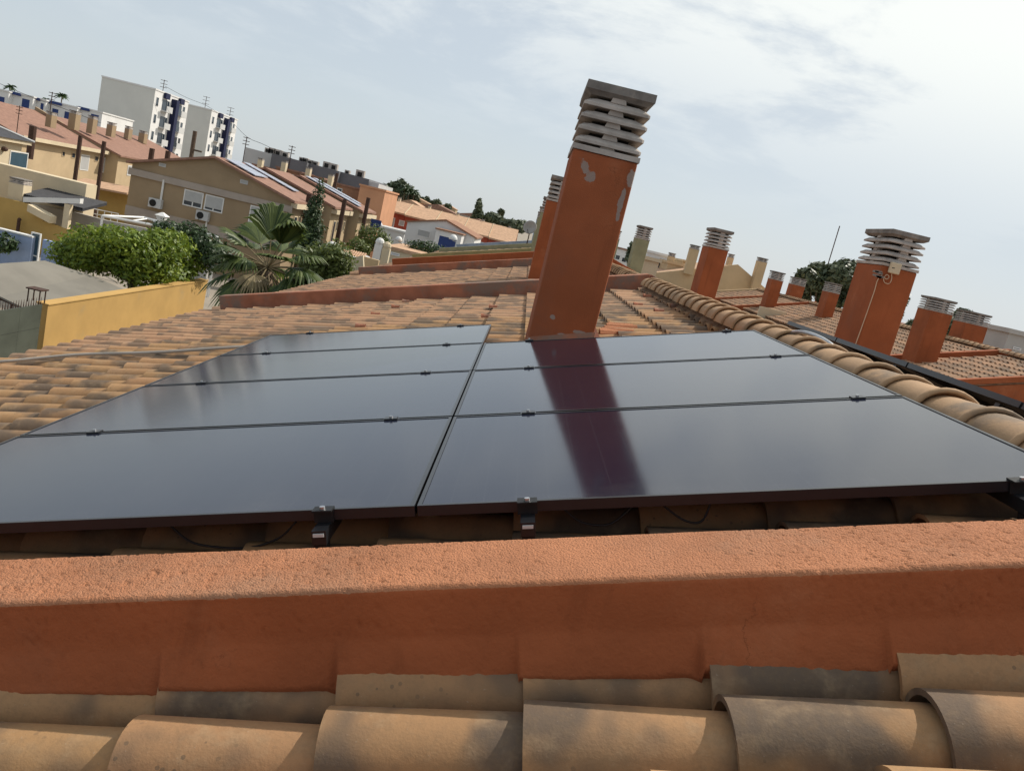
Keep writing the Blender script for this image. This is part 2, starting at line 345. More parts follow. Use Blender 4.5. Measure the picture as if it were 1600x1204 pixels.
# ---------------------------------------------------------------- ground
def struct(name, mb, m_): return obj(name, mb, m_, kind='structure')
GZ = -6.8
mb = MB(); mb.box(-1500, 1500, -60, 3000, GZ-2, GZ); struct('ground', mb, M['ground'])
mb = MB(); mb.box(-13.2, -7.2, -40, 140, GZ, GZ+.004); struct('road', mb, M['asphalt'])
mb = MB(); mb.box(-7.2, -4.6, -40, 140, GZ, GZ+.13); struct('pavement', mb, M['ground'])

# ---------------------------------------------------------------- barrel tiles
EXP = .393
def cover(mb, L=.47, r0=.112, r1=.092, th=.013, seg=8, M4=None, thick=True):
    M4 = M4 or Matrix.Identity(4); ring = []
    def arc(x, r): return [M4 @ Vector((x, r*math.cos(math.pi*i/seg), r*math.sin(math.pi*i/seg)*.98)) for i in range(seg+1)]
    n = seg+1
    mid = [arc(0, r0), arc(L, r1)]
    mb.add(mid[0]+mid[1], [(i, n+i, n+i+1, i+1) for i in range(seg)])
    if thick:
        a = arc(0, r0); c = arc(0, r0-th); d = arc(.10, r0-th-.004)
        mb.add(a+c, [(i, i+1, n+i+1, n+i) for i in range(seg)]); mb.add(c+d, [(i, i+1, n+i+1, n+i) for i in range(seg)])
        e = arc(L, r1); f = arc(L, r1-th); mb.add(e+f, [(i, n+i, n+i+1, i+1) for i in range(seg)])
def tile_matrix(fn, s, y, nc, jit=1.0):
    o = fn(s, y, nc); ex = (fn(s+1, y, nc)-o); ez = (fn(s, y, nc+1)-o); ey = Vector((0,1,0))
    if ex.cross(ey).dot(ez) < 0: ey = -ey
    B = Matrix((ex, ey, ez)).transposed()
    tilt = Matrix.Rotation(R_(2.2 + random.uniform(-.6,.6)*jit), 3, 'Y')
    yw = Matrix.Rotation(R_(random.uniform(-1.3,1.3)*jit), 3, 'Z')
    m4 = (B @ yw @ tilt).to_4x4(); m4.translation = o + ez*(.014+random.uniform(-.004,.004)*jit) + Vector((0, random.uniform(-.007,.007)*jit, 0))
    return m4
def tile_mesh(name, seg, L=.47):
    b = MB(); cover(b, L=L, seg=seg); me = b.mesh(name, M['tile'], False, recalc=False)
    sm = [False]*len(me.polygons)
    for i in range(seg): sm[i] = True
    me.polygons.foreach_set('use_smooth', sm); return me
TILE_NEAR = [tile_mesh('roof_tile_near', 16, .47), tile_mesh('roof_tile_near', 16, .475)]
TILE = tile_mesh('roof_tile', 8); TILE_TOP = tile_mesh('roof_tile_top', 8, .2)
def place_tile(parent, fn, s, y, nc, me=None, name='roof_tile', mt=None):
    m4 = tile_matrix(fn, s, y, nc); o = bpy.data.objects.new(name, me or TILE); COL.objects.link(o); o.parent = parent
    m4.translation -= off_of(parent); o.matrix_local = m4; return o
def channels(fn, s0, s1, y0, y1, yr, pitch, nlow):
    """concave channel tiles between the cover rows, one corrugated sheet"""
    b = MB(); ys = []; k = 0
    y = y0
    while y < y1: ys.append(y); y += pitch/8
    ys.append(y1)
    pts = []
    for s in (s0, s1):
        for y in ys:
            ph = ((y-yr)/pitch) % 1.0
            pts.append(fn(s, y, nlow + .05*abs(math.cos(math.pi*ph))))
    n = len(ys); b.add(pts, [(i, i+1, n+i+1, n+i) for i in range(n-1)]); return b

def louvre_cap(parent, cx, y0, x0, x1, y1, z0, s=1.0, rings=4, name='chimney_cap_slab', near=False):
    """precast chimney cap: base plate, tapered louvre rings on small blocks, thick lid.  each slab is a mesh of its own"""
    hx, hy = (x1-x0)/2, (y1-y0)/2; cx, cyy_ = (x0+x1)/2, (y0+y1)/2
    b = MB(); b.box(x0-.008, x1+.008, y0-.008, y1+.008, z0, z0+.036*s); obj(name, b, M['concrete'], parent)
    z = z0+.036*s; step = .083*s; core = MB(); blocks = MB()
    for r in range(rings):
        zz = z + .019*s + r*step
        b = MB()
        ch = .035*s
        def octa(ax, ay, zq, c): return [(cx-ax+c,cyy_-ay,zq),(cx+ax-c,cyy_-ay,zq),(cx+ax,cyy_-ay+c,zq),(cx+ax,cyy_+ay-c,zq),(cx+ax-c,cyy_+ay,zq),(cx-ax+c,cyy_+ay,zq),(cx-ax,cyy_+ay-c,zq),(cx-ax,cyy_-ay+c,zq)]
        A = octa(hx+.004, hy+.004, zz, .012*s); B_ = octa(hx+.004, hy+.004, zz+.020*s, .016*s); C_ = octa(hx-.032*s, hy-.032*s, zz+.052*s, .05*s)
        b.add(A+B_+C_, [tuple(range(8))[::-1], tuple(range(16,24))] + [(i,(i+1)%8,8+(i+1)%8,8+i) for i in range(8)] + [(8+i,8+(i+1)%8,16+(i+1)%8,16+i) for i in range(8)])
        obj(name, b, M['concrete'], parent)
    zt = z + rings*step + .010*s
    core.box(cx-hx*.62, cx+hx*.62, cyy_-hy*.68, cyy_+hy*.68, z, zt)
    obj('flue_opening', core, M['flue'], parent)
    for r in range(rings+1):
        zz = z + .019*s + r*step
        lo_, hi2 = (zz-.034*s if r else z), zz+.001
        for (px, py, ax, ay) in ((cx, y0+.055*s, .045*s, .035*s), (cx, y1-.055*s, .045*s, .035*s), (x0+.055*s, cyy_, .035*s, .05*s), (x1-.055*s, cyy_, .035*s, .05*s)):
            blocks.frustum(px, py, lo_, hi2, ax*1.25, ay, ax, ay)
            if near: obj('spacer_block', blocks, M['concrete'], parent); blocks = MB()
    if blocks.v: obj('spacer_blocks', blocks, M['concrete'], parent, kind='stuff')
    b = MB(); b.frustum(cx, cyy_, zt, zt+.03*s, hx-.03*s, hy-.03*s, hx+.012, hy+.012); b.box(x0-.012, x1+.012, y0-.012, y1+.012, zt+.03*s, zt+.085*s)
    obj(name, b, M['concrete_d'], parent); return zt+.085*s
def chimney(parent, x0, x1, y0, y1, zb, zt, m_, label=None, rings=4, s=1.0):
    b = MB(); cx = (x0+x1)/2; e = .004
    for zq0, zq1 in ((zb, zt),):
        b.box(x0, x1, y0, y1, zq0, zq1)
    me = b.mesh('chimney', m_, False, off_of(parent)); o = put('chimney', me, parent, label=label)
    bv = o.modifiers.new('bevel', 'BEVEL'); bv.width = .018; bv.segments = 2; bv.limit_method = 'ANGLE'
    louvre_cap(o, cx, y0, x0, x1, y1, zt, s, rings, near=y0 < 10); return o

def ridge_tile_mesh():
    b = MB(); seg = 14; n = seg+1
    def arc(y, r, zq=.0): return [Vector((r*1.12*math.cos(math.pi*(i/seg*1.06-.03)), y, zq + r*.92*math.sin(math.pi*(i/seg*1.06-.03)))) for i in range(n)]
    # y runs along the ridge: 0 near end (thin, tucked under), .335 far end with a rolled bead
    prof = [(.012, .116), (-.003, .124), (-.005, .132), (.002, .139), (.016, .141), (.028, .137), (.036, .128), (.05, .126), (.37, .119)]
    rows = [arc(y, r) for y, r in prof]
    for i in range(len(rows)-1): pass
    vs = [p for r in rows for p in r]
    b.add(vs, [(j*n+i, j*n+i+1, (j+1)*n+i+1, (j+1)*n+i) for j in range(len(rows)-1) for i in range(seg)])
    return b.mesh('ridge_tile', M['ridge'], True)
RIDGE = ridge_tile_mesh()
def ridge_line(parent, x, z, y0, y1, step=.335, parts=True):
    y = y0; b = MB(); k = 0
    while y < y1-.1:
        o = bpy.data.objects.new('ridge_tile', RIDGE); COL.objects.link(o); o.parent = parent
        o.location = Vector((x+random.uniform(-.006,.006), y, z+random.uniform(-.004,.004))) - off_of(parent)
        o.rotation_euler = (R_(-1.2+random.uniform(-.6,.6)), 0, R_(random.uniform(-.8,.8))); y += step; k += 1
def mortar_strip(parent, fn, s0, s1, y0, y1, n0, n1, amp=.02):
    b = MB(); ny = max(2, int((y1-y0)/.03)); P = []
    for j in range(ny+1):
        y = y0+(y1-y0)*j/ny
        for (s, n) in ((s0, n0), (s0+.01, n0+.6*(n1-n0)), ((s0+s1)/2, n1), (s1, n1)):
            q = noise.noise(Vector((y*14, s*9, n*9)))*amp; P.append(fn(s+q, y, n+q*.6))
    b.add(P, [(j*4+i, j*4+i+1, (j+1)*4+i+1, (j+1)*4+i) for j in range(ny) for i in range(3)])
    return obj('ridge_mortar', b, M['mortar'], parent, kind='stuff')

HOUSE_GROUP = 'terraced houses of our row'
def house_shell(name, label, cat, y0, y1, wall_m, dx=0.0, fn=SL, fnr=SR, s_eave=-4.5, group=HOUSE_GROUP, zl=GZ):
    root = thing(name, Vector((XR+dx, (y0+y1)/2, zl)), label, cat, group)
    e = fn(s_eave, 0, -.33); top = fn(XR/CA, 0, -.33); er = fnr(s_eave, 0, -.33)
    b = MB(); b.prism([(e.x+.25, y0, zl), (er.x-.25, y0, zl), (er.x-.25, y0, er.z+.06), (top.x, y0, top.z), (e.x+.25, y0, e.z+.06)], (0, y1-y0, 0))
    obj('wall', b, wall_m, root)
    b = MB(); sr = XR/CA+.03
    b.box(s_eave, sr, y0, y1, -.32, -.275, fn); b.box(s_eave, sr, y0, y1, -.32, -.275, fnr)
    obj('roof_deck', b, M['deck'], root)
    return root
def parapet(parent, y0, y1, fn, fnr, ntop, m_, sl=-4.2, nbot=-.30, right=True):
    b = MB(); rd = XR/CA
    b.box(sl, rd, y0, y1, nbot, ntop, fn)
    if right: b.box(sl, rd, y0+.001, y1-.001, nbot, ntop-.001, fnr)
    o = obj('parapet', b, m_, parent); bv = o.modifiers.new('bevel', 'BEVEL'); bv.width = .012; bv.segments = 2; return o

NC = -.238                            # height of the tile axis under the panel plane
def tile_rows(root, fn, yr0, pitch, y0, y1, skip, s_top=1.835, nrow=17, maxparts=0, nc=NC, far_seg=6):
    spots = []
    k = 0
    while yr0 + k*pitch < y1:
        y = yr0 + k*pitch; k += 1
        if y < y0: continue
        for j in range(nrow):
            s = s_top - EXP*j
            if skip and skip(s, y): continue
            spots.append((s, y))
    spots.sort(key=lambda q: (fn(q[0], q[1], 0)-CAM).length)
    for (s, y) in spots[:maxparts]: place_tile(root, fn, s, y, nc, TILE if s < s_top-.1 else TILE_TOP)
    b = MB()
    for (s, y) in spots[maxparts:]: cover(b, L=.47 if s < s_top-.1 else .2, seg=far_seg, M4=tile_matrix(fn, s, y, nc))
    if b.v: obj('roof_tiles', b, M['tiles'], root, smooth=False, recalc=False, kind='stuff')
    obj('channel_tiles', channels(fn, s_top-EXP*(nrow-1)-.02, s_top+.3, y0, y1, yr0, pitch, -.27), M['tiles'], root, smooth=True, recalc=False, kind='stuff')

# ---------------------------------------------------------------- house with the panels
PITCH = .255
h0 = house_shell('terraced_house', 'nearest terraced house whose tiled roof carries the black solar panels and tall orange chimney', 'house', -.5, 9.74, M['orange'])
def skip0(s, y):
    if -1.75 < s < -.05-EXP and .35 < y < 4.45: return True
    if -EXP-.1 < s < 1.42 and .35 < y < 3.3: return True
    if s > 1.42 and .35 < y < 3.3: return s > 2
    x = s*CA
    if y < 3.3 and -1.75 < s < 1.42 and y > .35: return True
    if -.12 < s < .78 and 3.62 < y < 4.62: return True
    return False
tile_rows(h0, SL, .06, PITCH, -.35, 9.60, skip0, maxparts=300, far_seg=8)
ridge_line(h0, XR, .470, -.28, 9.5)
mortar_strip(h0, SL, 1.86, 2.0, -.4, 9.6, -.20, -.10)
obj('roof_tiles', (lambda b: [cover(b, L=.47 if j else .2, seg=6, M4=tile_matrix(SR, 1.835-EXP*j, .06+PITCH*k, NC)) for j in range(10) for k in range(38)] and b)(MB()), M['tiles'], h0, recalc=False, kind='stuff')
obj('channel_tiles', channels(SR, -2.2, 2.1, -.35, 9.6, .06, PITCH, -.27), M['tiles'], h0, smooth=True, recalc=False, kind='stuff')
ch0 = chimney(h0, .295, .755, 3.70, 4.55, -.25, 1.437, M['orange_main'], label='large orange chimney with bare render patches standing behind the solar panels')
rch0 = chimney(h0, 4.60, 5.06, 8.45, 9.30, -1.0, 1.437, M['orange'], label='big orange chimney on the far slope with a cable hanging down its face')
parapet(h0, 9.62, 9.86, SL, SR, .055, M['brownpara'])
# plaster fillet at the chimney foot
b = MB()
for (x0_, x1_, y0_, y1_) in ((.27, .78, 3.65, 3.70), (.755, .82, 3.68, 4.6)):
    zq0 = (x0_*SA/CA)-.2; zq1 = (x1_*SA/CA)-.2
    b.hexa([(x0_,y0_,zq0),(x1_,y0_,zq1),(x1_,y1_,zq1),(x0_,y1_,zq0),(x0_+.02,y0_+.03,zq0+.16),(x1_-.02,y0_+.03,zq1+.16),(x1_-.02,y1_,zq1+.2),(x0_+.02,y1_,zq0+.2)])
obj('chimney_flashing', b, M['brownpara'], h0)
# orange paint over the broken tiles right of the chimney
b = MB()
for i in range(5):
    y = 4.70 + i*.12; cover(b, L=.22+.05*(i % 2), r0=.075, r1=.05, seg=6, M4=tile_matrix(SL, .90+.03*i, y, NC+.06))
b.box(.84, 1.10, 4.6, 5.5, -.2, -.165, SL)
obj('painted_tile', b, M['orange_top'], h0, recalc=False)
# small vent tiles
for (u, v) in ((990,476),(1005,463),(1022,486),(1048,479),(580,491),(612,480),(556,510),(629,471),(752,495),(764,480)):
    d = FW + RT*((u-800)/F_PX) - UP*((v-602)/F_PX); nn = Vector((-SA, 0, CA)); t = (-.13 - CAM.dot(nn))/d.dot(nn); P = CAM + d*t
    s_ = P.dot(Vector((CA, 0, SA))); b = MB(); cover(b, L=.10, r0=.045, r1=.015, seg=8, M4=tile_matrix(SL, s_, P.y, -.15)); 
    b.add([SL(s_+.012, P.y-.04, -.14), SL(s_+.012, P.y+.04, -.14), SL(s_+.012, P.y, -.105)], [(0,1,2)], 1)
    obj('vent_tile', b, [M['brownpara'], M['flue']], h0, recalc=False)

# near parapet with real grain
def grain_parapet():
    b = MB(); s0, s1 = -2.4, 2.05; ds = .0055; ns = int((s1-s0)/ds)
    prof = []
    def seg(a, c, n):
        for i in range(n): t = i/n; prof.append((a[0]+(c[0]-a[0])*t, a[1]+(c[1]-a[1])*t))
    seg((-.38, -.30), (-.38, .028), 8); seg((-.38, .028), (-.388, .038), 2); seg((-.388, .038), (-.612, .035), 44); seg((-.612, .035), (-.621, .026), 2)
    seg((-.621, .026), (-.624, -.08), 13); seg((-.624, -.08), (-.640, -.135), 8); seg((-.640, -.135), (-.650, -.172), 5); seg((-.650, -.172), (-.60, -.26), 4); prof.append((-.60, -.26))
    m_ = len(prof); V = []
    for i in range(ns+1):
        s = s0 + ds*i
        ph = ((s+.085)/.378) % 1.0
        bump = .020*(1-ph)                              # lower end of each tile lies higher
        for j, (y, n) in enumerate(prof):
            if n > -.07:
                top = (-.615 < y < -.385) and n > .03
                q = Vector((s*95, y*95, n*95)); g1 = noise.noise(q); g2 = noise.noise(q*.37 + Vector((9,3,1)))
                blk = noise.noise(Vector((s*2.1, y*3, 5.5)))
                a = (.0042 if top else .0014)*(g1*.9+g2*.6)*(1+.5*blk)
                und = .004*noise.noise(Vector((s*3.3, y*4, 1.7)))
                g3 = noise.noise(q*1.9+Vector((3,7,1))); pit = max(0, .55*g1+.5*g3-.12); a = -.009*pit*(1+.8*blk)
                if top or n > .02: n2 = n + a + und*.6; y2 = y + (.0014*g1 if not top else 0)
                else: y2 = y - a - und; n2 = n
            else:
                w_ = min(1, (-.07-n)/.1); g = noise.noise(Vector((s*7, n*20, 2.2)))
                y2 = y - w_*bump*.55 - .002*noise.noise(Vector((s*60, n*60, 0))); n2 = n + w_*(bump*.9 + .010*g) - w_*.018*max(0, ph-.93)*14
            V.append(SL(s, y2, n2))
    b.add(V, [(i*m_+j, i*m_+j+1, (i+1)*m_+j+1, (i+1)*m_+j) for i in range(ns) for j in range(m_-1)], 0)
    # weathered stucco on the top, deeper paint on the face
    mi = []
    for i in range(ns):
        for j in range(m_-1): mi.append(1 if 8 <= j <= 55 else 0)
    b.mi = mi
    o = obj('parapet', b, [M['orange'], M['orange_top']], h0, smooth=True, recalc=True, label='near stucco parapet with rough sunlit top between the two roofs')
grain_parapet()

# ---------------------------------------------------------------- neighbour's roof in the foreground
hn = house_shell('terraced_house', 'foreground terraced house roof of large weathered barrel tiles below the rough stucco parapet', 'house', -10, -.66, M['orange'])
ROWS = [(-.575, -.084, -.236), (-.790, .300, -.270), (-1.045, .13, -.252), (-1.30, .31, -.235), (-1.555, .2, -.235)]
for (y, sa, nc) in ROWS:
    for k in range(-6, 6):
        s = sa + .382*k
        if s > 1.95: continue
        o = place_tile(hn, SL, s, y, nc, random.choice(TILE_NEAR))
obj('channel_tiles', channels(SL, -2.6, 2.1, -10, -.62, -.79, .25, -.285), M['tiles'], hn, smooth=True, recalc=False, kind='stuff')
ridge_line(hn, XR, .448, -2.6, -.75)

# ---------------------------------------------------------------- the next houses of our row
def row_house(k, y0, y1, label, wall_m, para_m, ch_m, ntop=.055, dz=0.0, chs=True, parts=0, rcy=8.0, rcx=4.40):
    fn = lambda s, y, n: SL(s, y, n+dz); fnr = lambda s, y, n: SR(s, y, n+dz)
    h = house_shell('terraced_house', label, 'house', y0, y1, wall_m, 0, fn, fnr)
    yc = y0 + 3.45
    sk = lambda s, y: (-.12 < s < .78 and yc < y < yc+1.0)
    tile_rows(h, fn, y0+.15, PITCH, y0+.02, y1-.3, sk, maxparts=parts, far_seg=5)
    obj('roof_tiles', (lambda b: [cover(b, L=.47 if j else .2, seg=4, M4=tile_matrix(fnr, 1.835-EXP*j, y0+.15+PITCH*q, NC), thick=False) for j in range(9) for q in range(int((y1-y0-.4)/PITCH))] and b)(MB()), M['tiles'], h, recalc=False, kind='stuff')
    ridge_line(h, XR, .448+dz, y0+.05, y1-.3)
    if chs:
        chimney(h, .295, .755, yc+.1, yc+.95, -.3, 1.445, ch_m); chimney(h, rcx, rcx+.47, y0+rcy, y0+rcy+.85, -1.2, 1.45, ch_m)
    parapet(h, y1-.24, y1, fn, fnr, ntop, para_m, sl=-4.15)
    return h
h1 = row_house(1, 9.86, 19.4, 'second terraced house of our row, just past the first low parapet, orange chimneys', M['orange'], M['brownpara'], M['orange'])
h2 = row_house(2, 19.4, 29.3, 'third terraced house of our row with pale green chimneys, behind two orange parapets', M['green'], M['olive'], M['green'], .06, .06, rcx=3.85)
parapet(h2, 20.3, 20.55, lambda s, y, n: SL(s, y, n+.06), lambda s, y, n: SR(s, y, n+.06), .14, M['orange'], sl=-3.45)
h3 = row_house(3, 29.3, 38.5, 'fourth terraced house of our row, low olive parapets and green chimneys', M['green'], M['green'], M['green'], .07, .10, rcy=12.5, rcx=4.33)
h4 = row_house(4, 38.5, 48, 'farthest terraced house of our row, blue grey parapet and chimneys', M['bluewash'], M['bluewash'], M['bluewash'], .08, .12)

# ---------------------------------------------------------------- solar panels
PW, PH, GAP = 1.858, 1.134, .02
FR = MB()
for (a0, a1, b0, b1) in ((0, PW, 0, .012), (0, PW, PH-.012, PH), (0, .012, .0121, PH-.0121), (PW-.012, PW, .0121, PH-.0121)): FR.box(a0, a1, b0, b1, -.031, 0)
FR_ME = FR.mesh('panel_frame', M['black']); gl = MB(); gl.box(.0122, PW-.0122, .0122, PH-.0122, -.008, -.0025); GL_ME = gl.mesh('panel_glass', M['pv'])
bk = MB(); bk.box(.0123, PW-.0123, .0123, PH-.0123, -.0105, -.0085); BK_ME = bk.mesh('panel_backsheet', M['blackplastic'])
def panel(fn, s, y, label, group):
    o = fn(s, y, 0); ex = (fn(s+1, y, 0)-o).normalized(); ez = (fn(s, y, 1)-o).normalized(); ey = Vector((0,1,0))
    t = thing('solar_module', o, label, 'solar panel', group)
    t.rotation_mode = 'QUATERNION'; t.rotation_quaternion = Matrix((ex, ey, ez)).transposed().to_quaternion()
    for nm, me in (('panel_frame', FR_ME), ('panel_glass', GL_ME), ('panel_backsheet', BK_ME)):
        p = bpy.data.objects.new(nm, me); COL.objects.link(p); p.parent = t
    return t
GP = 'black solar panels on the near slope'
names_l = ['black solar panel at the front left, cut by the left picture edge', 'black solar panel second from the front in the left column of four', 'black solar panel third from the front in the left column of four', 'black solar panel farthest back in the left column, left of the tall chimney foot']
names_r = ['front right black solar panel with the lowest part of the chimney reflection', 'black solar panel in the middle of the right column of three', 'black solar panel at the back of the right column, touching the tall chimney foot']
for i in range(4): panel(SL, -PW-.004, i*(PH+GAP), names_l[i], GP)
for i in range(3): panel(SL, .004, i*(PH+GAP), names_r[i], GP)
# far slope panels: top edge a little above the ridge
def SP(s, y, n): # s: 0 at the low end .. PW at the top edge near the ridge
    b_ = R_(13); top = Vector((2.50, 0, .588)); dd = PW - s
    return Vector((top.x + dd*math.cos(b_) + n*math.sin(b_), y, top.z - dd*math.sin(b_) + n*math.cos(b_)))
def SPm(s, y, n): return SP(PW-s, y, n)
far_l = ['black solar panel seen edge on beyond the ridge, nearest the right picture edge', 'black solar panel seen edge on beyond the ridge, second from the right', 'black solar panel seen edge on beyond the ridge, below the cable chimney', 'farthest black solar panel seen edge on beyond the ridge, left end of row']
for i in range(4): panel(SPm, .36+i*(PH+GAP), 0, '', None) if False else panel(SPm, 0, .36+i*(PH+GAP), far_l[i], 'black solar panels on the far slope')
# E_OBJ: fix of argument order is not needed, SPm(s, y, n)
for (i, y) in enumerate((.55, 1.75, 2.9, 4.6)):
    b = MB(); b.box(.05, 1.8, y-.02, y+.02, -.075, -.036, SPm); b.box(.12, .16, y-.02, y+.02, -.32, -.0751, SPm); b.box(1.5, 1.54, y-.02, y+.02, -.26, -.0751, SPm)
    rr = thing('panel_bracket', SPm(0, y, -.3), ['dark bracket under the edge on panels, nearest the camera', 'dark bracket under the second edge on panel beyond the ridge', 'dark bracket under the third edge on panel beyond the ridge', 'dark bracket under the farthest edge on panel beyond the ridge'][i], 'bracket', 'brackets under the far slope panels')
    obj('bracket_bar', b, M['black'], rr)

# rails with clamps
def rail(s, yend, ys, front, label, group='mounting rails under the panels'):
    t = thing('mounting_rail', SL(s, -.06, -.08), label, 'mounting rail', group)
    b = MB(); b.box(s-.02, s+.02, -.075, yend, -.076, -.0365, SL); obj('rail', b, M['black'], t)
    b = MB(); b.box(s-.015, s+.015, -.080, -.0752, -.052, -.043, SL); obj('rail_end', b, M['lightgrey'], t)
    for y in [q*(PH+GAP)-GAP/2 for q in ys]:
        b = MB(); b.box(s-.027, s+.027, y-.02, y+.02, .0004, .0055, SL); b.box(s-.032, s+.032, y-.008, y+.008, -.036, .0003, SL)
        c = obj('mid_clamp', b, M['black'], t)
        b = MB(); b.tube([SL(s, y, .0056), SL(s, y, .013)], .0075, 8); obj('bolt', b, M['steel'], c)
    for y, sg in ((-.001, 1), (yend-.02, -1)):
        b = MB(); b.box(s-.028, s+.028, min(y-.026*sg, y+.016*sg), max(y-.028*sg, y+.016*sg), .0004, .0055, SL)
        b.box(s-.028, s+.028, min(y-.006*sg, y-.0015*sg), max(y-.006*sg, y-.0015*sg), -.036, .0003, SL)
        if sg > 0: b.box(s-.018, s+.018, y-.070, y-.030, -.16, -.078, SL)
        c = obj('end_clamp', b, M['blackplastic'], t)
        b = MB(); b.tube([SL(s, y-.012*sg, .0056), SL(s, y-.012*sg, .014)], .008, 8); obj('bolt', b, M['steel'], c)
rail(-1.53, 4*(PH+GAP), (1,2,3), 1, 'dark mounting rail with clamps nearest the left edge of the panels')
rail(-.262, 4*(PH+GAP), (1,2,3), 1, 'dark mounting rail with clamps left of the seam between the panel columns')
rail(.315, 3*(PH+GAP), (1,2), 1, 'dark mounting rail right of the seam, its bracket at the middle of the parapet')
rail(1.675, 3*(PH+GAP), (1,2), 1, 'dark mounting rail with clamps along the ridge side of the panels')
# black cables hanging under the front edge
def cable(pts, r, m_, label, cat='cable', group=None, n=6, name='cable'):
    b = MB(); P = [Vector(p) for p in pts]; Q = []
    for i in range(len(P)-1):                     # Catmull-Rom
        p0, p1, p2, p3 = P[max(i-1,0)], P[i], P[i+1], P[min(i+2, len(P)-1)]
        for k in range(8):
            t = k/8; Q.append(.5*((2*p1)+(p2-p0)*t+(2*p0-5*p1+4*p2-p3)*t*t+(3*p1-p0-3*p2+p3)*t**3))
    Q.append(P[-1]); b.tube(Q, r, n); return single(name, b, m_, P[0], label, cat, group, smooth=True)
cable([SL(-.72,.03,-.04), SL(-.66,.04,-.10), SL(-.52,.045,-.122), SL(-.42,.05,-.10), SL(-.36,.05,-.05)], .0035, M['blackplastic'], 'thin black cable sagging under the front left panel edge', group='cables under the panels')
cable([SL(.42,.03,-.04), SL(.47,.04,-.085), SL(.55,.04,-.092), SL(.62,.05,-.04)], .0035, M['blackplastic'], 'thin black cable loop right of the middle bracket', group='cables under the panels')
cable([SL(.70,.03,-.04), SL(.76,.04,-.09), SL(.81,.04,-.095), SL(.84,.05,-.04)], .0035, M['blackplastic'], 'thin black cable loop below the dark reflection on the panel', group='cables under the panels')
cable([SL(-4.9,4.45,-.10), SL(-4.15,4.51,-.105), SL(-3.59,4.69,-.10), SL(-2.9,4.64,-.105), SL(-2.27,4.68,-.10), SL(-1.7,4.70,-.10)], .014, M['cable'], 'flat grey conduit lying across the tiles left of the panels', 'conduit', n=8, name='conduit')
cable([SL(1.80,3.42,-.04), Vector((1.86,3.25,.52)), Vector((1.95,2.99,.600)), Vector((2.06,2.80,.585)), Vector((2.14,2.64,.50)), Vector((2.2,2.6,.44))], .013, M['steel'], 'grey corrugated conduit bent over the ridge tiles', 'conduit', n=8, name='conduit')

# things on the cable chimney
yb = 8.44
p0, p1 = at(1389.5, 411, yb), at(1401, 426, yb)
b = MB(); c0 = at(1396, 419, yb); b.box(c0.x-.068, c0.x+.068, yb-.07, yb-.012, c0.z-.07, c0.z+.07)
jb = thing('junction_box', (c0.x, yb, c0.z-.07), 'small cream box fixed under the cap of the cable chimney', 'junction box')
o = obj('box_body', b, M['creamlight'], jb); bv = o.modifiers.new('bevel', 'BEVEL'); bv.width = .012; bv.segments = 2
b = MB(); b.box(c0.x-.05, c0.x-.015, yb-.0715, yb-.0702, c0.z-.006, c0.z+.004); obj('slot', b, M['blackplastic'], jb)
def W(u, v, d=.02): q = at(u, v, yb-d); return q
cable([W(1393,425), W(1393,436), W(1389,443), W(1382,441), W(1381,434), W(1386,429), W(1389,433), W(1385,436), W(1380,432)], .006, M['wire'], 'pale cable loop hanging below the cream box', group='cables on the chimney', n=5)
cable([W(1378,430), W(1371,438), W(1366,455), W(1356,484), W(1346,512), W(1337,537), W(1333,550)], .006, M['wire'], 'pale cable running straight down the chimney corner', group='cables on the chimney', n=5)
b = MB()
for i in range(9): q = W(1368+random.uniform(-1,10), 427+random.uniform(-3,7)); b.box(q.x-.035, q.x+.035, q.y-.01, q.y+.008, q.z-.012, q.z+.012)
single('wall_bracket', b, M['concrete_d'], W(1372,432), 'grey metal bracket remains on the chimney corner beside the box', 'bracket')

# satellite dish on the third house
yd = 24.0
cpt = at(828, 355, yd); t = thing('satellite_dish', (cpt.x, yd, cpt.z-.75), 'round grey satellite dish in front of the green chimneys', 'satellite dish')
b = MB(); dn = Vector((-.25, -.95, .18)).normalized(); a1 = dn.cross(Vector((0,0,1))).normalized(); a2 = a1.cross(dn); rings = []
for j in range(5):
    r = .215*j/4*1.0; 
    for i in range(20): th = 2*math.pi*i/20; rings.append(cpt + (a1*math.cos(th)+a2*math.sin(th))*(r+.001) - dn*(.07*(1-(j/4)**2)))
b.add(rings, [(j*20+i, j*20+(i+1)%20, (j+1)*20+(i+1)%20, (j+1)*20+i) for j in range(4) for i in range(20)])
o = obj('dish', b, M['dish'], t, smooth=True); sm = o.modifiers.new('solid', 'SOLIDIFY'); sm.thickness = .012
b = MB(); b.tube([cpt-dn*.08, cpt-dn*.12-Vector((0,0,.3)), cpt-dn*.1-Vector((0,0,.5))], .02, 6); b.tube([cpt-a2*.21, cpt+dn*.2-a2*.12], .01, 5); obj('dish_arm', b, M['rust'], t)

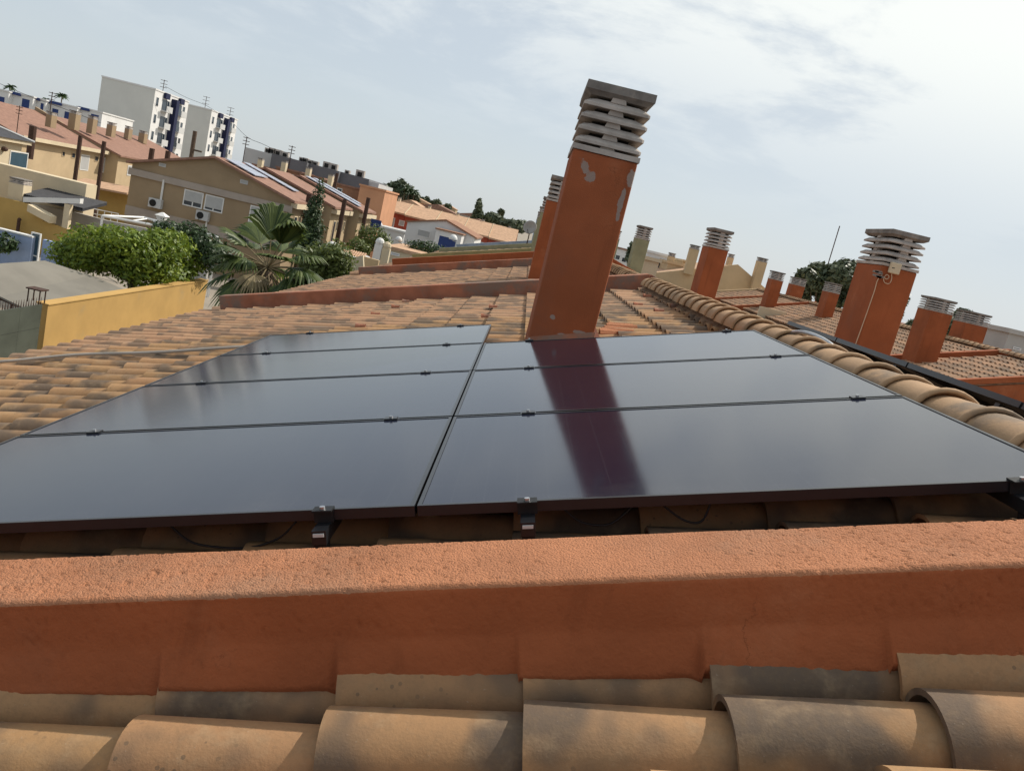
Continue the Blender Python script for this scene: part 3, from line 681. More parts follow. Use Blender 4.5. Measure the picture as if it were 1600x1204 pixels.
# ---------------------------------------------------------------- second row on the right
G2 = 'terraced houses of the row beyond the ridge'
def row2(y0, y1, label, wall_m, para_m, tiles=True, dz=0.0, ns=11):
    fn = lambda s, y, n: SL2(s, y, n+dz); fnr = lambda s, y, n: SR2(s, y, n+dz)
    h = house_shell('terraced_house', label, 'house', y0, y1, wall_m, DX2, fn, fnr, s_eave=-2.6, group=G2)
    b = MB()
    for j in range(ns):
        for k in range(int((y1-y0-.3)/.26)): cover(b, L=.47 if j else .2, seg=5, M4=tile_matrix(fn, 2.15-EXP*j, y0+.2+.26*k, NC+.05))
    obj('roof_tiles', b, M['tiles'], h, recalc=False, kind='stuff')
    ridge_line(h, XR+DX2+.12, .57+dz, y0+.1, y1-.2)
    b = MB(); b.box(-2.6, 2.45, y1-.22, y1, -.3, .02, fn); b.box(-2.6, 2.05, y1-.219, y1-.001, -.3, .019, fnr); obj('parapet', b, para_m, h)
    b = MB(); b.box(-2.75, 2.3, y0-.05, y0+.12, -.26, -.10, fn); obj('verge', b, para_m, h)
    return h
r1 = row2(21.6, 25.8, 'nearest house of the row on the right, pale tiled slope above an orange gable wall', M['orange'], M['orange'])
r2 = row2(25.8, 45.0, 'long tiled house on the right behind the orange parapet at the cable chimney', M['orange'], M['orange'])
r3 = row2(45.0, 50.5, 'short tiled house on the right between two low orange parapets', M['orange'], M['orange'])
r4 = row2(50.5, 56.0, 'cream edged tiled house in front of the tall cream gable', M['cream'], M['cream'])
def px_chimney(parent, uL, uR, vT, vB, y, m_, depth=.8, rings=4, label=None, s=1.0):
    a = at(uL, vT, y); c = at(uR, vT + (uR-uL)*.24, y); bt = at((uL+uR)/2, vB, y)
    return chimney(parent, a.x, c.x, y, y+depth, bt.z-.5, (a.z+c.z)/2, m_, label, rings, s)
px_chimney(r1, 1456, 1489, 485, 565, 24.6, M['orange'], 1.0, label='orange chimney standing on the pale tiled slope at the right', s=.95)
px_chimney(r2, 1510, 1544, 504, 540, 29.5, M['orange'], 1.0, label='short orange chimney with a broken cap behind the ridge')
px_chimney(r2, 1296, 1312, 456, 530, 38, M['orange'], 1.0)
px_chimney(r3, 1207, 1224, 436, 480, 44, M['orange'], .9)
px_chimney(r3, 1239, 1258, 444, 466, 50, M['orange'], .9)
# cream house with the tall gable
def gable_house(name, label, cat, x0, x1, y0, y1, zg, ze, xr, zr, wall_m, roof_m, ov=.35, group=None, th=.16):
    h = thing(name, Vector(((x0+x1)/2, (y0+y1)/2, zg)), label, cat, group)
    b = MB(); b.prism([(x0,y0,zg),(x1,y0,zg),(x1,y0,ze),(xr,y0,zr),(x0,y0,ze)], (0, y1-y0, 0)); obj('wall', b, wall_m, h)
    b = MB()
    for (xe, sgn) in ((x0, -1), (x1, 1)):
        run = abs(xr-xe); sl = (zr-ze)/run; xo = xe+sgn*ov; zo = ze-sl*ov
        b.hexa([(xr,y0-ov,zr+.004),(xo,y0-ov,zo+.004),(xo,y1+ov*.2,zo+.004),(xr,y1+ov*.2,zr+.004),(xr,y0-ov,zr+th),(xo,y0-ov,zo+th),(xo,y1+ov*.2,zo+th),(xr,y1+ov*.2,zr+th)])
    obj('roof', b, roof_m, h); return h
def window(parent, face, pos, a0, a1, z0, z1, pane='glass', frame='white', shutter=0.0, name='window', split=True):
    fw = min(.07, (a1-a0)*.12); s = 1 if face == '+x' else -1
    def bx(b, p0, p1, q0, q1, r0, r1):          # p: along, q: out of the wall, r: height
        if face == '+x': b.box(pos+q0, pos+q1, p0, p1, r0, r1)
        elif face == '-y': b.box(p0, p1, pos-q1, pos-q0, r0, r1)
    b = MB(); bx(b, a0, a1, .001, .04, z0, z0+fw); bx(b, a0, a1, .001, .04, z1-fw, z1); bx(b, a0, a0+fw, .001, .04, z0+fw, z1-fw); bx(b, a1-fw, a1, .001, .04, z0+fw, z1-fw)
    if split and a1-a0 > .9: mid = (a0+a1)/2; bx(b, mid-fw/2, mid+fw/2, .001, .038, z0+fw, z1-fw)
    o = obj(name, b, M[frame], parent)
    zz = z1-fw-(z1-z0-2*fw)*shutter
    if shutter < .98: b = MB(); bx(b, a0+fw, a1-fw, .001, .012, z0+fw, zz); obj('pane', b, M[pane], o)
    if shutter > 0: b = MB(); bx(b, a0+fw, a1-fw, .001, .039 if not split else .044, zz, z1-fw); obj('shutter', b, M['shutter'], o)
    return o
def px_window(parent, y, u0, v0, u1, v1, **k):     # on a wall facing the camera
    a, c = at(u0, v0, y), at(u1, v1, y); return window(parent, '-y', y, min(a.x,c.x), max(a.x,c.x), min(a.z,c.z), max(a.z,c.z), **k)
def px_windowx(parent, x, u0, v0, u1, v1, **k):    # on a wall facing right
    a, c = atx(u0, v0, x), atx(u1, v1, x); return window(parent, '+x', x, min(a.y,c.y), max(a.y,c.y), min(a.z,c.z), max(a.z,c.z), **k)
yc_ = 60.0
pk = at(1152, 413, yc_); le = at(1012, 428, yc_); re_ = at(1216, 446, yc_)
cg = gable_house('cream_house', 'tall cream gabled house rising behind the orange chimneys on the right', 'house', le.x, re_.x+1.5, yc_, yc_+11, GZ, le.z-.4, pk.x, pk.z-.35, M['cream'], M['roofpale'], .02)
b = MB(); b.prism([(le.x-.3, yc_-.25, le.z-1.5), (re_.x+1.8, yc_-.25, le.z-1.5), (re_.x+1.8, yc_-.25, le.z-.35), (pk.x, yc_-.25, pk.z), (le.x-.3, yc_-.25, le.z-.05)], (0, .22, 0)); obj('gable_parapet', b, M['cream'], cg)
px_chimney(cg, 1080, 1093, 388, 420, 59.2, M['cream'], .8, 2); px_chimney(cg, 1186, 1199, 408, 450, 59.2, M['cream'], .8, 2); px_chimney(cg, 1140, 1147, 402, 415, 66, M['cream'], .8, 2)
b = MB(); q0, q1 = at(1122, 463, 53.5), at(1222, 461, 53.5)
sh = at(1224, 492, 44)

# pale buildings and sheds seen between the chimneys
def px_box_house(name, label, cat, u0, u1, vt, y, depth, m_, group=None, zg=GZ, roof=None):
    a = at(u0, vt, y); c = at(u1, vt+(u1-u0)*.2406, y); z = (a.z+c.z)/2
    h = thing(name, Vector(((a.x+c.x)/2, y+depth/2, zg)), label, cat, group)
    b = MB(); b.box(a.x, c.x, y, y+depth, zg, z); obj('wall', b, m_, h)
    b = MB(); b.box(a.x-.12, c.x+.12, y-.12, y+depth+.12, z+.002, z+.2); obj('roof', b, roof or m_, h)
    return h, a.x, c.x, z
h_, xa, xb, z_ = px_box_house('shed', 'small cream rooftop shed right of the peeling green chimney', 'shed', 1007, 1030, 405, 46, 3, M['creamlight'], zg=-1)
h_, xa, xb, z_ = px_box_house('flat_house', 'white flat roofed house with a dark blue window between the chimneys', 'house', 1012, 1052, 394, 70, 8, M['whitewall'])
px_window(h_, 70, 1030, 409, 1042, 428, pane='navy', frame='navy', split=False)
h_, xa, xb, z_ = px_box_house('flat_house', 'cream house with a chimney block left of the tall cream gable', 'house', 1044, 1068, 411, 66, 6, M['cream'])
px_chimney(h_, 1046, 1055, 400, 415, 66.5, M['cream'], .8, 2)
h_, xa, xb, z_ = px_box_house('flat_house', 'stepped cream house beside the cream chimney, left of the orange chimney', 'house', 1068, 1108, 409, 72, 6, M['cream'])
h_, xa, xb, z_ = px_box_house('flat_house', 'pale house with red roof just right of the tall chimney', 'house', 956, 992, 386, 95, 9, M['whitewall'], roof=M['roofred'])
for i, (uu, vv) in enumerate(((962,397),(972,401),(982,404))): px_window(h_, 95, uu, vv, uu+6, vv+10, split=False)
h_, xa, xb, z_ = px_box_house('stair_tower', 'grey beige rooftop block at the right edge of the picture', 'rooftop block', 1577, 1640, 520, 34, 4, M['greywall'])
b = MB(); b.box(xa-.2, xb+.2, 33.8, 38.2, z_-.15, z_+.12); 
px_window(h_, 34, 1583, 541, 1594, 548, split=True)
# recessed light well in the row on the right
b = MB(); a, c = at(1186, 487, 40), at(1232, 480, 40); b.box(a.x, c.x, 40, 40.2, c.z-1.6, (a.z+c.z)/2)
single('light_well', b, M['creamlight'], (a.x, 40, c.z-1.6), 'low cream light well wall beyond the ridge tiles', 'wall')

# ---------------------------------------------------------------- left: yellow wall, gate, canopy
xw = -14.5
a = atx(75, 478, xw); c = atx(312, 440, xw)
b = MB(); b.box(xw-.35, xw, a.y, c.y+1, GZ, -5.07)
yw = thing('garden_wall', (xw-.17, (a.y+c.y)/2, GZ), 'sunlit yellow garden wall beside the street at the left', 'wall'); obj('wall', b, M['yellow'], yw)
b = MB(); b.box(xw-.38, xw+.03, a.y-.02, c.y+1.02, -5.069, -5.03); obj('coping', b, M['yellow'], yw)
g = thing('metal_gate', (xw-.15, a.y-3, GZ), 'dark green grey sheet gate with spikes left of the yellow wall', 'gate')
zt = atx(60, 475, xw-.12).z
for i in range(5):
    for j in range(3):
        y0 = a.y-.12-(i+1)*1.15; z1 = zt-.02-j*.78; b = MB(); b.box(xw-.15, xw-.11+.004*(i % 2), y0+.006, y0+1.144, z1-.774, z1-.006); obj('gate_panel', b, M['gate'], g)
for i in range(44):
    y0 = a.y-.2-i*.13; b = MB(); b.frustum(xw-.13, y0, zt-.019, zt+.22, .012, .012, .003, .003); obj('spike', b, M['rust'], g)
b = MB(); q = atx(77, 465, xw-.3); [b.box(xw-qx-.03, xw-qx, a.y-qy-.03, a.y-qy, zt, zt+.42) for qx in (.1, .47) for qy in (.01, .32)]; b.box(xw-.55, xw-.05, a.y-.4, a.y+.04, zt+.421, zt+.46)
single('gate_lantern', b, M['rust'], (xw-.3, a.y-.2, zt), 'dark square lantern frame where the gate meets the yellow wall', 'lantern')
# grey sheet canopy
cp_ = thing('carport', (-18, 24, GZ), 'wide grey sheet carport roof behind the yellow wall and gate', 'carport')
P = [atz(0, 463, -5.3), atz(42, 483, -5.5), atz(120, 486, -5.5), atz(208, 458, -5.35), atz(142, 430, -5.0), atz(70, 407, -4.65), atz(0, 411.5, -4.65), atz(-60, 414, -4.7), atz(-60, 440, -5.1)]
b = MB(); b.prism([tuple(p) for p in P], (0, 0, -.06)); obj('sheet_roof', b, M['canopy'], cp_)
b = MB()
for p in (P[4], P[5], P[6]): b.box(p.x-.06, p.x+.06, p.y-.3, p.y-.18, GZ, p.z-.08)
obj('post', b, M['rust'], cp_)
b = MB(); p, q = atz(0, 466, -5.4), atz(38, 482, -5.55); b.tube([p, q], .05, 6); b.tube([p+Vector((0,-.2,-.9)), q+Vector((0,-.2,-.9))], .05, 6)
for t_ in (0, .5, 1): pp = p.lerp(q, t_); b.tube([pp, pp+Vector((0,-.2,-.9))], .03, 5)
obj('truss', b, M['rust'], cp_)

# blue walls with glass door
def wall_px(name, label, pts_top, y, zb, m_, th=.25, cat='wall', cap=None):
    tops = [at(u, v, y) for u, v in pts_top]
    t = thing(name, (sum(p.x for p in tops)/len(tops), y, zb), label, cat)
    b = MB(); b.prism([(p.x, y, p.z) for p in tops] + [(tops[-1].x, y, zb), (tops[0].x, y, zb)], (0, th, 0)); obj('wall', b, m_, t)
    if cap:
        b = MB()
        for p, q in zip(tops[:-1], tops[1:]):
            if abs(q.x-p.x) > .05: b.hexa([(p.x,y-.05,p.z+.003),(q.x,y-.05,q.z+.003),(q.x,y+th+.05,q.z+.003),(p.x,y+th+.05,p.z+.003),(p.x,y-.05,p.z+.07),(q.x,y-.05,q.z+.07),(q.x,y+th+.05,q.z+.07),(p.x,y+th+.05,p.z+.07)])
        obj('coping', b, M[cap], t)
    return t
bw = wall_px('garden_wall', 'pale blue garden wall with white coping at the left edge', [(-30,352),(0,359),(51,371.5)], 36, GZ, M['bluewall'], cap='white')
bw2 = wall_px('garden_wall', 'shaded blue garden wall between the glass door and the round tree', [(67,374),(95,381),(120,390)], 37, GZ, M['bluewall'])
gd = thing('glass_door', at(58, 405, 36.3), 'white framed glass door standing in the blue wall', 'door')
a, c = at(51, 362, 36.3), at(66, 362, 36.3); z0, z1 = at(55, 412, 36.3).z, a.z
b = MB(); b.box(a.x, a.x+.05, 36.2, 36.3, z0, z1); b.box(c.x-.05, c.x, 36.2, 36.3, z0, z1); b.box(a.x+.051, c.x-.051, 36.2, 36.3, z1-.06, z1); b.box(a.x+.051, c.x-.051, 36.2, 36.3, z0, z0+.06); b.box(a.x+.051, c.x-.051, 36.2, 36.3, z0+.35, z0+.4); obj('door_frame', b, M['white'], gd)
b = MB(); b.box(a.x+.051, c.x-.051, 36.24, 36.26, z0+.061, z1-.061); obj('pane', b, M['glassblue'], gd)
wall_px('garden_wall', 'long ochre wall in shade above the blue wall, stepping down to the right', [(-30,301),(0,308),(47,319),(48,331),(66,337),(67,345),(120,363),(150,380)], 44, GZ, M['ochre'])
wall_px('garden_wall', 'pale grey boundary wall running behind the round tree', [(20,312),(115,331),(165,344),(235,358),(330,385)], 46.99-.3, GZ, M['greywall'])
b = MB(); q = at(57, 330, 43.6); b.box(q.x-.35, q.x+.95, 43.3, 43.95, q.z-.18, q.z+.2, lambda x, y, z: Vector((x, y, z-(x-q.x)*.28))); single('wall_coping', b, M['creamlight'], (q.x, 43.6, q.z-.3), 'sloping cream coping block stepping down on the ochre wall', 'coping')
b = MB(); q = at(27, 365, 43.7); q2 = at(30, 342, 43.7); b.tube([q, q2], .09, 6); b.tube([q2, q2+Vector((.12,-.1,-.02))], .08, 6); single('vent_pipe', b, M['rust'], q, 'short dark vent pipe in front of the ochre wall', 'pipe')

# dark roofed house at the far left
xh = -34.5
yA, yB = 40.0, 54.3
dh = thing('slate_roof_house', (-39, 47, GZ), 'cream house with dark slate hip roof at the left edge', 'house')
ze = -1.45
b = MB(); b.box(-44, xh, yA, yB, GZ, ze); obj('wall', b, M['creamlight'], dh)
b = MB(); E0 = [(-44.5,yA-.5,ze+.25),(xh+.5,yA-.5,ze+.25),(xh+.5,yB+.5,ze+.25),(-44.5,yB+.5,ze+.25)]; T0 = [(-39.3,yA+5,ze+2.0),(-39.1,yA+5,ze+2.0),(-39.1,yB-5,ze+2.0),(-39.3,yB-5,ze+2.0)]
b.hexa(E0+T0); rf = obj('roof', b, M['roofdark'], dh)
b = MB(); b.box(-44.4, xh+.4, yA-.4, yB+.4, ze+.002, ze+.249); obj('eaves', b, M['creamlight'], dh)
b = MB(); b.tube([(xh+.5,yB+.5,ze+.28), (-39.2,yB-5,ze+2.05)], .09, 6); obj('hip_ridge', b, M['lightgrey'], dh)
px_windowx(dh, xh, 16, 235, 41, 264, pane='glassblue', frame='white', split=False)
b = MB(); q = atx(7, 233, xh+.1); b.ball(q, .22, 8, 6, (1,1,.7)); obj('wall_lamp', b, M['rust'], dh)
# annex with black tiles, pillar and white beam
an = thing('annex', (-31, 46, GZ), 'low annex with black tiled roof, beige band and white beam left of the pillar', 'annex')
a, c = at(-20, 262, 47), at(135, 292, 47); b = MB(); b.box(a.x, c.x, 47, 48.2, a.z-2.6, c.z+.15); obj('wall', b, M['creamlight'], an)
y0, y1 = 44.4, 46.98
a, c = at(28, 284, y1), at(100, 288, y1); e0, e1 = at(30, 303, y0), at(132, 306.5, y0); zt_, zb_ = a.z, e0.z
def slope_tiles(parent, x0, x1, y0, y1, z0, z1, m_, n, name='black_tiles'):
    b = MB(); k = 0; w_ = (x1-x0)/n
    for i in range(n):
        xc = x0+w_*(i+.5); seg = 4; V = []
        for (y, z) in ((y0, z0), (y1, z1)): V += [(xc+w_*.48*math.cos(math.pi*q/seg), y, z+.07*math.sin(math.pi*q/seg)) for q in range(seg+1)]
        b.add(V, [(q, q+1, seg+2+q, seg+1+q) for q in range(seg)])
    return obj(name, b, m_, parent, recalc=False, kind='stuff')
slope_tiles(an, e0.x, e1.x, y0, y1, zb_, zt_, M['roofdark'], 34)
b = MB(); b.hexa([(e0.x,y0,zb_-.14),(e1.x,y0,zb_-.14),(e1.x,y1,zt_-.14),(e0.x,y1,zt_-.14),(e0.x,y0,zb_-.02),(e1.x,y0,zb_-.02),(e1.x,y1,zt_-.02),(e0.x,y1,zt_-.02)]); obj('roof', b, M['roofdark'], an)
a, c = at(40, 308, 44.2), at(128, 315, 44.2); b = MB(); b.hexa([(a.x,44.0,a.z-.28),(c.x,44.0,c.z-.12),(c.x,44.35,c.z-.12),(a.x,44.35,a.z-.28),(a.x,44.0,a.z),(c.x,44.0,c.z+.16),(c.x,44.35,c.z+.16),(a.x,44.35,a.z)]); obj('beam', b, M['white'], an)
a, c = at(104, 314, 44.2), at(113, 316, 44.2); b = MB(); b.box(a.x, c.x, 44.03, 44.33, GZ, min(a.z, c.z)-.14); obj('pillar', b, M['creamlight'], an)
px_chimney(an, 14, 37, 284, 322, 44.3, M['creamlight'], .8, 2)

# tan row far left
def side_house(name, label, x1, y0, y1, ze, run, zr, wall_m, roof_m, group, ov=.4):
    return gable_house(name, label, 'house', x1-2*run, x1, y0, y1, GZ, ze, x1-run, zr, wall_m, roof_m, ov, group)
GT = 'tan terraced houses behind the street'
t1 = side_house('tan_house', 'tan house with red tiled roof and two rusty poles at the left', -43.5, 68.5, 82.4, -1.45, 7.4, .80, M['tan'], M['roofred'], GT)
t2 = side_house('tan_house', 'second tan house with red roof in front of the white apartment block', -42.2, 82.8, 104, -1.45, 7.6, .70, M['tan'], M['roofred'], GT)
b = MB(); b.prism([(-43.5,82.41,-1.6),(-43.1,82.41,-1.25),(-50.9,82.41,1.3),(-50.9,82.41,.8)], (0,.36,0)); obj('party_wall', b, M['brown'], t2)
b = MB(); b.box(-43.15, -42.95, 68.2, 82.4, -1.62, -1.3); obj('fascia', b, M['creamlight'], t1)
for (u0, v0, u1, v1, k) in ((97,236,101,245,0),(112,238,117,248,0),(127,241,137,267,1),(148,243,153,253,0),(160,246,171,271,1)):
    px_windowx(t1, -43.5, u0, v0, u1, v1, pane='glass', frame='tan' if not k else 'white', split=False, shutter=1.0 if k else 0)
px_windowx(t2, -42.2, 200, 258, 206, 275, frame='white', split=False, shutter=1.0)
for (u0, u1, vt, vb, y) in ((72,81,178,190,75),(108,119,176,194,77),(137,146,184,201,83.5)): px_chimney(t1 if u0 < 120 else t2, u0, u1, vt, vb, y, M['brown'], .9, 2)
for (u0, u1, vt, vb, y) in ((167,176,194,206,88),(195,202,200,210,94),(217,226,207,217,98)): px_chimney(t2, u0, u1, vt, vb, y, M['brown'], .9, 2)
lp = thing('porch', (-41, 74, GZ), 'terracotta tiled porch roof below the two rusty poles', 'porch')
a, c = at(104, 277, 68.5), at(203, 300, 68.5); b = MB()
b.hexa([(a.x,68,a.z-.5),(c.x,68,c.z-.25),(c.x,71.5,c.z+.15),(a.x,71.5,a.z-.05),(a.x,68,a.z-.35),(c.x,68,c.z-.1),(c.x,71.5,c.z+.3),(a.x,71.5,a.z+.1)]); obj('roof', b, M['roofpale'], lp)
b = MB(); b.box(a.x+.1, c.x-.1, 69.5, 71.4, GZ, c.z-.2); obj('wall', b, M['ochre'], lp)
for (u0, v0, v1, y, lab) in ((122,212,278,66,'left of two rusty steel poles in front of the tan house'),(159,221,280,66,'right of two rusty steel poles in front of the tan house')):
    p, q = at(u0+4, v0, y), at(u0-4, v1, y); b = MB(); b.tube([(p.x, y, p.z), (p.x, y, GZ)], .17, 8); single('flue_pole', b, M['rust'], (p.x, y, GZ), lab, 'pole', 'rusty poles')
for (u0, v0, v1, y, lab) in ((52,197,216,60,'short dark flue pipe above the slate roof house'),(238,232,248,80,'short dark flue pipe left of the brown gable ridge'),(263,236,248,80,'short dark flue pipe nearest the brown gable ridge')):
    p, q = at(u0, v0, y), at(u0-4, v1, y); b = MB(); b.tube([(p.x, y, p.z), (p.x, y, q.z-1.5)], .26, 8); single('flue_pipe', b, M['rust'], (p.x, y, q.z-1.5), lab, 'pipe', 'flue pipes')

# brown gable house and its row
yg = 53.0
L_, R2, PK = at(207, 256, yg), at(455, 318, yg), at(333, 247, yg)
zeg = (L_.z + R2.z)/2 + .1
GB = 'brown houses stepping away behind the palm'
bh = gable_house('brown_house', 'large brown gable house with air conditioners behind the palm', 'house', L_.x, R2.x, yg, yg+7.2, GZ, zeg, (L_.x+R2.x)/2, PK.z, M['brown'], M['roofred'], .3, GB)
b = MB(); b.box(L_.x-.15, R2.x+.15, yg-.12, yg-.002, zeg-.75, zeg-.32); obj('band', b, M['band'], bh)
b = MB(); b.box(L_.x-.02, R2.x+.02, yg-.08, yg-.002, -4.35, -3.7); obj('band', b, M['band'], bh)
px_window(bh, yg, 289, 295, 315, 327, shutter=.72, split=True); px_window(bh, yg, 322, 303, 347, 334, shutter=.85)
px_window(bh, yg, 392, 320, 403, 350, shutter=1.0, split=False)
for (u0, v0, u1, v1) in ((249,254,259,262),(376,280,387,289)): px_window(bh, yg, u0, v0, u1, v1, frame='lightgrey', pane='shutter', split=False)
b = MB(); p, q = at(256, 281, yg-.08), at(251, 318, yg-.08); b.tube([p, Vector((p.x, yg-.08, q.z))], .07, 6); obj('drainpipe', b, M['white'], bh)
b = MB(); p, q = at(324, 340, yg-.08), at(321, 362, yg-.08); b.tube([p, Vector((p.x, yg-.08, q.z))], .06, 6); obj('drainpipe', b, M['white'], bh)
for (u, v, lab) in ((241.5,317.5,'white air conditioner under the left part of the brown gable wall'),(315.5,337,'white air conditioner below the shuttered window, left of the palm')):
    q = at(u, v, yg-.35); t = thing('air_conditioner', (q.x, yg-.3, q.z-.3), lab, 'air conditioner', 'air conditioners on the brown gable'); b = MB(); b.box(q.x-.42, q.x+.42, yg-.36, yg-.04, q.z-.3, q.z+.3); obj('casing', b, M['lightgrey'], t)
    b = MB(); b.tube([(q.x-.12, yg-.362, q.z), (q.x-.12, yg-.385, q.z)], .23, 14); obj('fan_grille', b, M['blackplastic'], t)
b2 = gable_house('brown_house', 'second house of the brown row, behind the cypress', 'house', L_.x+.9, R2.x+.9, yg+7.6, yg+13.4, GZ, zeg+.05, (L_.x+R2.x)/2+.9, PK.z+.05, M['tan'], M['roofred'], .3, GB)
b3 = gable_house('brown_house', 'third house of the brown row with solar panels, left of the orange block', 'house', L_.x+1.7, R2.x+1.7, yg+13.9, yg+19.5, GZ, zeg+.1, (L_.x+R2.x)/2+1.7, PK.z+.1, M['tan'], M['roofred'], .3, GB)
for hh, dx_, yy0, yy1 in ((bh, 0, yg, yg+7.2), (b2, .9, yg+7.6, yg+13.4), (b3, 1.7, yg+13.9, yg+19.5)):
    b = MB(); b.box(R2.x+dx_+.002, R2.x+dx_+.42, yy0, yy1, zeg-.42, zeg-.1); obj('eaves', b, M['creamlight'], hh)
    for q in range(2):
        yy = yy0+1.2+q*2.4; window(hh, '+x', R2.x+dx_, yy, yy+.8, -3.6, -1.9, frame='creamlight', split=False)
        window(hh, '+x', R2.x+dx_, yy+1.1, yy+1.5, -2.7, -1.9, frame='creamlight', split=False)
M['pvfar_sheen'] = glass_mat('solar_glass_sky_sheen', (.36, .38, .45), .25)  # pale base paints in the bright sky reflected by the far panels
def roof_array(hh, xr, zr, xe, ze_, yy0, yy1, f0, f1, label, rows, cols):
    sl = (ze_-zr)/(xe-xr); t = thing('solar_array', (xr+(xe-xr)*f0, (yy0+yy1)/2, zr+.2+sl*(xe-xr)*f0), label, 'solar panels', 'solar arrays on the brown row')
    for r in range(rows):
        for c_ in range(cols):
            fa, fb = f0+(f1-f0)*r/rows+.006, f0+(f1-f0)*(r+1)/rows-.006; ya, yb_ = yy0+(yy1-yy0)*c_/cols+.02, yy0+(yy1-yy0)*(c_+1)/cols-.02
            xa_, xb_ = xr+(xe-xr)*fa, xr+(xe-xr)*fb; za, zb2 = zr+sl*(xa_-xr)+.26, zr+sl*(xb_-xr)+.26
            b = MB(); b.hexa([(xa_,ya,za),(xb_,ya,zb2),(xb_,yb_,zb2),(xa_,yb_,za),(xa_,ya,za+.05),(xb_,ya,zb2+.05),(xb_,yb_,zb2+.05),(xa_,yb_,za+.05)]); obj('panel', b, M['pvfar_sheen'], t)
xm = (L_.x+R2.x)/2
roof_array(bh, xm, PK.z, R2.x, zeg, yg+.4, yg+3.2, .08, .48, 'near bluish solar array on the brown gable roof', 3, 2)
roof_array(bh, xm, PK.z, R2.x, zeg, yg+4.2, yg+5.6, .05, .78, 'long narrow solar array farther along the brown gable roof', 5, 1)
roof_array(b3, xm+1.7, PK.z+.1, R2.x+1.7, zeg+.1, yg+14.3, yg+15.7, .05, .95, 'solar array strip on the third roof, the nearer of the two strips', 5, 1)
roof_array(b3, xm+1.7, PK.z+.1, R2.x+1.7, zeg+.1, yg+16.6, yg+18.0, .05, .85, 'solar array strip on the third roof, the farther of the two strips', 5, 1)
for (u0, v0, v1, y, lab) in ((484,303,362,56,'thick dark flue pole in front of the cypress'),(539,312,372,60,'tall dark flue pole between the second and third brown house'),(576,309,364,66,'dark flue pole at the corner of the orange block'),(527,271,292,84,'dark flue pole above the far brown roof')):
    p = at(u0, v0, y); b = MB(); b.tube([(p.x, y, p.z), (p.x, y, GZ)], .2 if y < 60 else .17, 8); single('flue_pole', b, M['rust'], (p.x, y, GZ), lab, 'pole', 'dark flue poles')
b = MB(); p, q = at(305, 205, 75), at(298, 246, 75); b.tube([(p.x,75,p.z),(p.x,75,GZ)], .2, 8); b.box(p.x-.1, p.x+.9, 74.9, 75, p.z-1.75, p.z-1.6); single('utility_pole', b, M['bark'], (p.x, 75, GZ), 'wooden utility pole in front of the second apartment block', 'pole')

# white apartment blocks
GA = 'white apartment blocks'
def apartment(x1, y0, y1, ztop, wdt, label):
    h = thing('apartment_block', (x1-wdt/2, (y0+y1)/2, GZ), label, 'apartment block', GA); L = y1-y0
    b = MB(); b.box(x1-wdt, x1, y0+.05, y1, GZ, ztop); obj('wall', b, M['whitewall'], h)
    b = MB(); b.box(x1-wdt-.02, x1+.0, y0, y0+.048, GZ, ztop); obj('gable', b, M['gablegrey'], h)
    b = MB(); b.box(x1-wdt-.1, x1+.1, y0-.1, y1+.1, ztop+.002, ztop+.25); obj('roof_edge', b, M['whitewall'], h)
    for bay in (.30, .74):
        yc = y0+L*bay
        b = MB(); b.box(x1+.002, x1+.5, yc-L*.06, yc+L*.06, ztop-.9, ztop+.12); obj('roof_turret', b, M['navy'], h)
        for f in range(4):
            z0 = ztop-1.0-f*3.0-2.0
            b = MB(); b.box(x1+.002, x1+1.1, yc-L*.085, yc+L*.085, z0-.25, z0-.05); b.box(x1+1.0, x1+1.1, yc-L*.085, yc+L*.085, z0-.049, z0+.85); bal = obj('balcony', b, M['lightgrey'], h)
            b = MB(); b.box(x1+.002, x1+.03, yc-L*.07, yc+L*.07, z0, z0+1.9); obj('pane', b, M['glass'], bal)
    b = MB(); b.box(x1+.002, x1+1.0, y0+L*.485, y0+L*.575, GZ, ztop-.5); obj('stair_strip', b, M['navy'], h)
    for f in range(4):
        z0 = ztop-1.0-f*3.0-1.6
        for q in (.09, .40, .62, .88): window(h, '+x', x1, y0+L*q-L*.035, y0+L*q+L*.035, z0-.1, z0+1.5, frame='lightgrey', split=False)
    return h
p = at(243, 140.5, 150); ap1 = apartment(p.x, 150, 164.5, p.z, 9.7, 'left white apartment block with large grey blank gable')
p2 = at(331, 173, 183); ap2 = apartment(p2.x, 183, 199, p2.z, 7.6, 'right white apartment block behind the wooden pole')
for (i, (u, v0, v1, y, lab)) in enumerate(((257,125,146,154,'rooftop aerial on the left apartment block'),(323,151,175,190,'rooftop aerial between the two apartment blocks'),(361,168,185,195,'rooftop aerial at the right end of the apartment blocks'),(386,214,242,110,'pole aerial in front of the grey warehouse'),(457,228,246,112,'branched aerial on the grey warehouse roof'),(31,165,206,60,'tall thin aerial on the slate roof house'),(82,144,170,110,'thin aerial among the far white houses'),(1312,353,406,90,'tall thin aerial mast above the dark pines'))):
    p, q = at(u, v0, y), at(u-(v1-v0)*.2, v1, y); r = .03 if y < 70 else .06
    b = MB(); b.tube([(p.x,y,p.z),(p.x,y,q.z-1.5)], r, 5)
    for k in range(3 if u < 1000 else 0): zz = p.z-.12-k*.35*(y/90); b.tube([(p.x-.5*(y/120),y,zz),(p.x+.5*(y/120),y,zz)], r*.7, 4)
    single('aerial', b, M['rust'], (p.x, y, q.z-1.5), lab, 'aerial', 'aerials')
def wire(pts, lab, r=.03):
    P = [Vector(at(*q)) for q in pts]; return cable(P, r, M['blackplastic'], lab, 'power line', 'power lines', 4, 'power_line')
wire([(258,135,150),(290,152,155),(322,165,160),(345,180,150),(362,190,140)], 'thin power line strung over the apartment roofs')
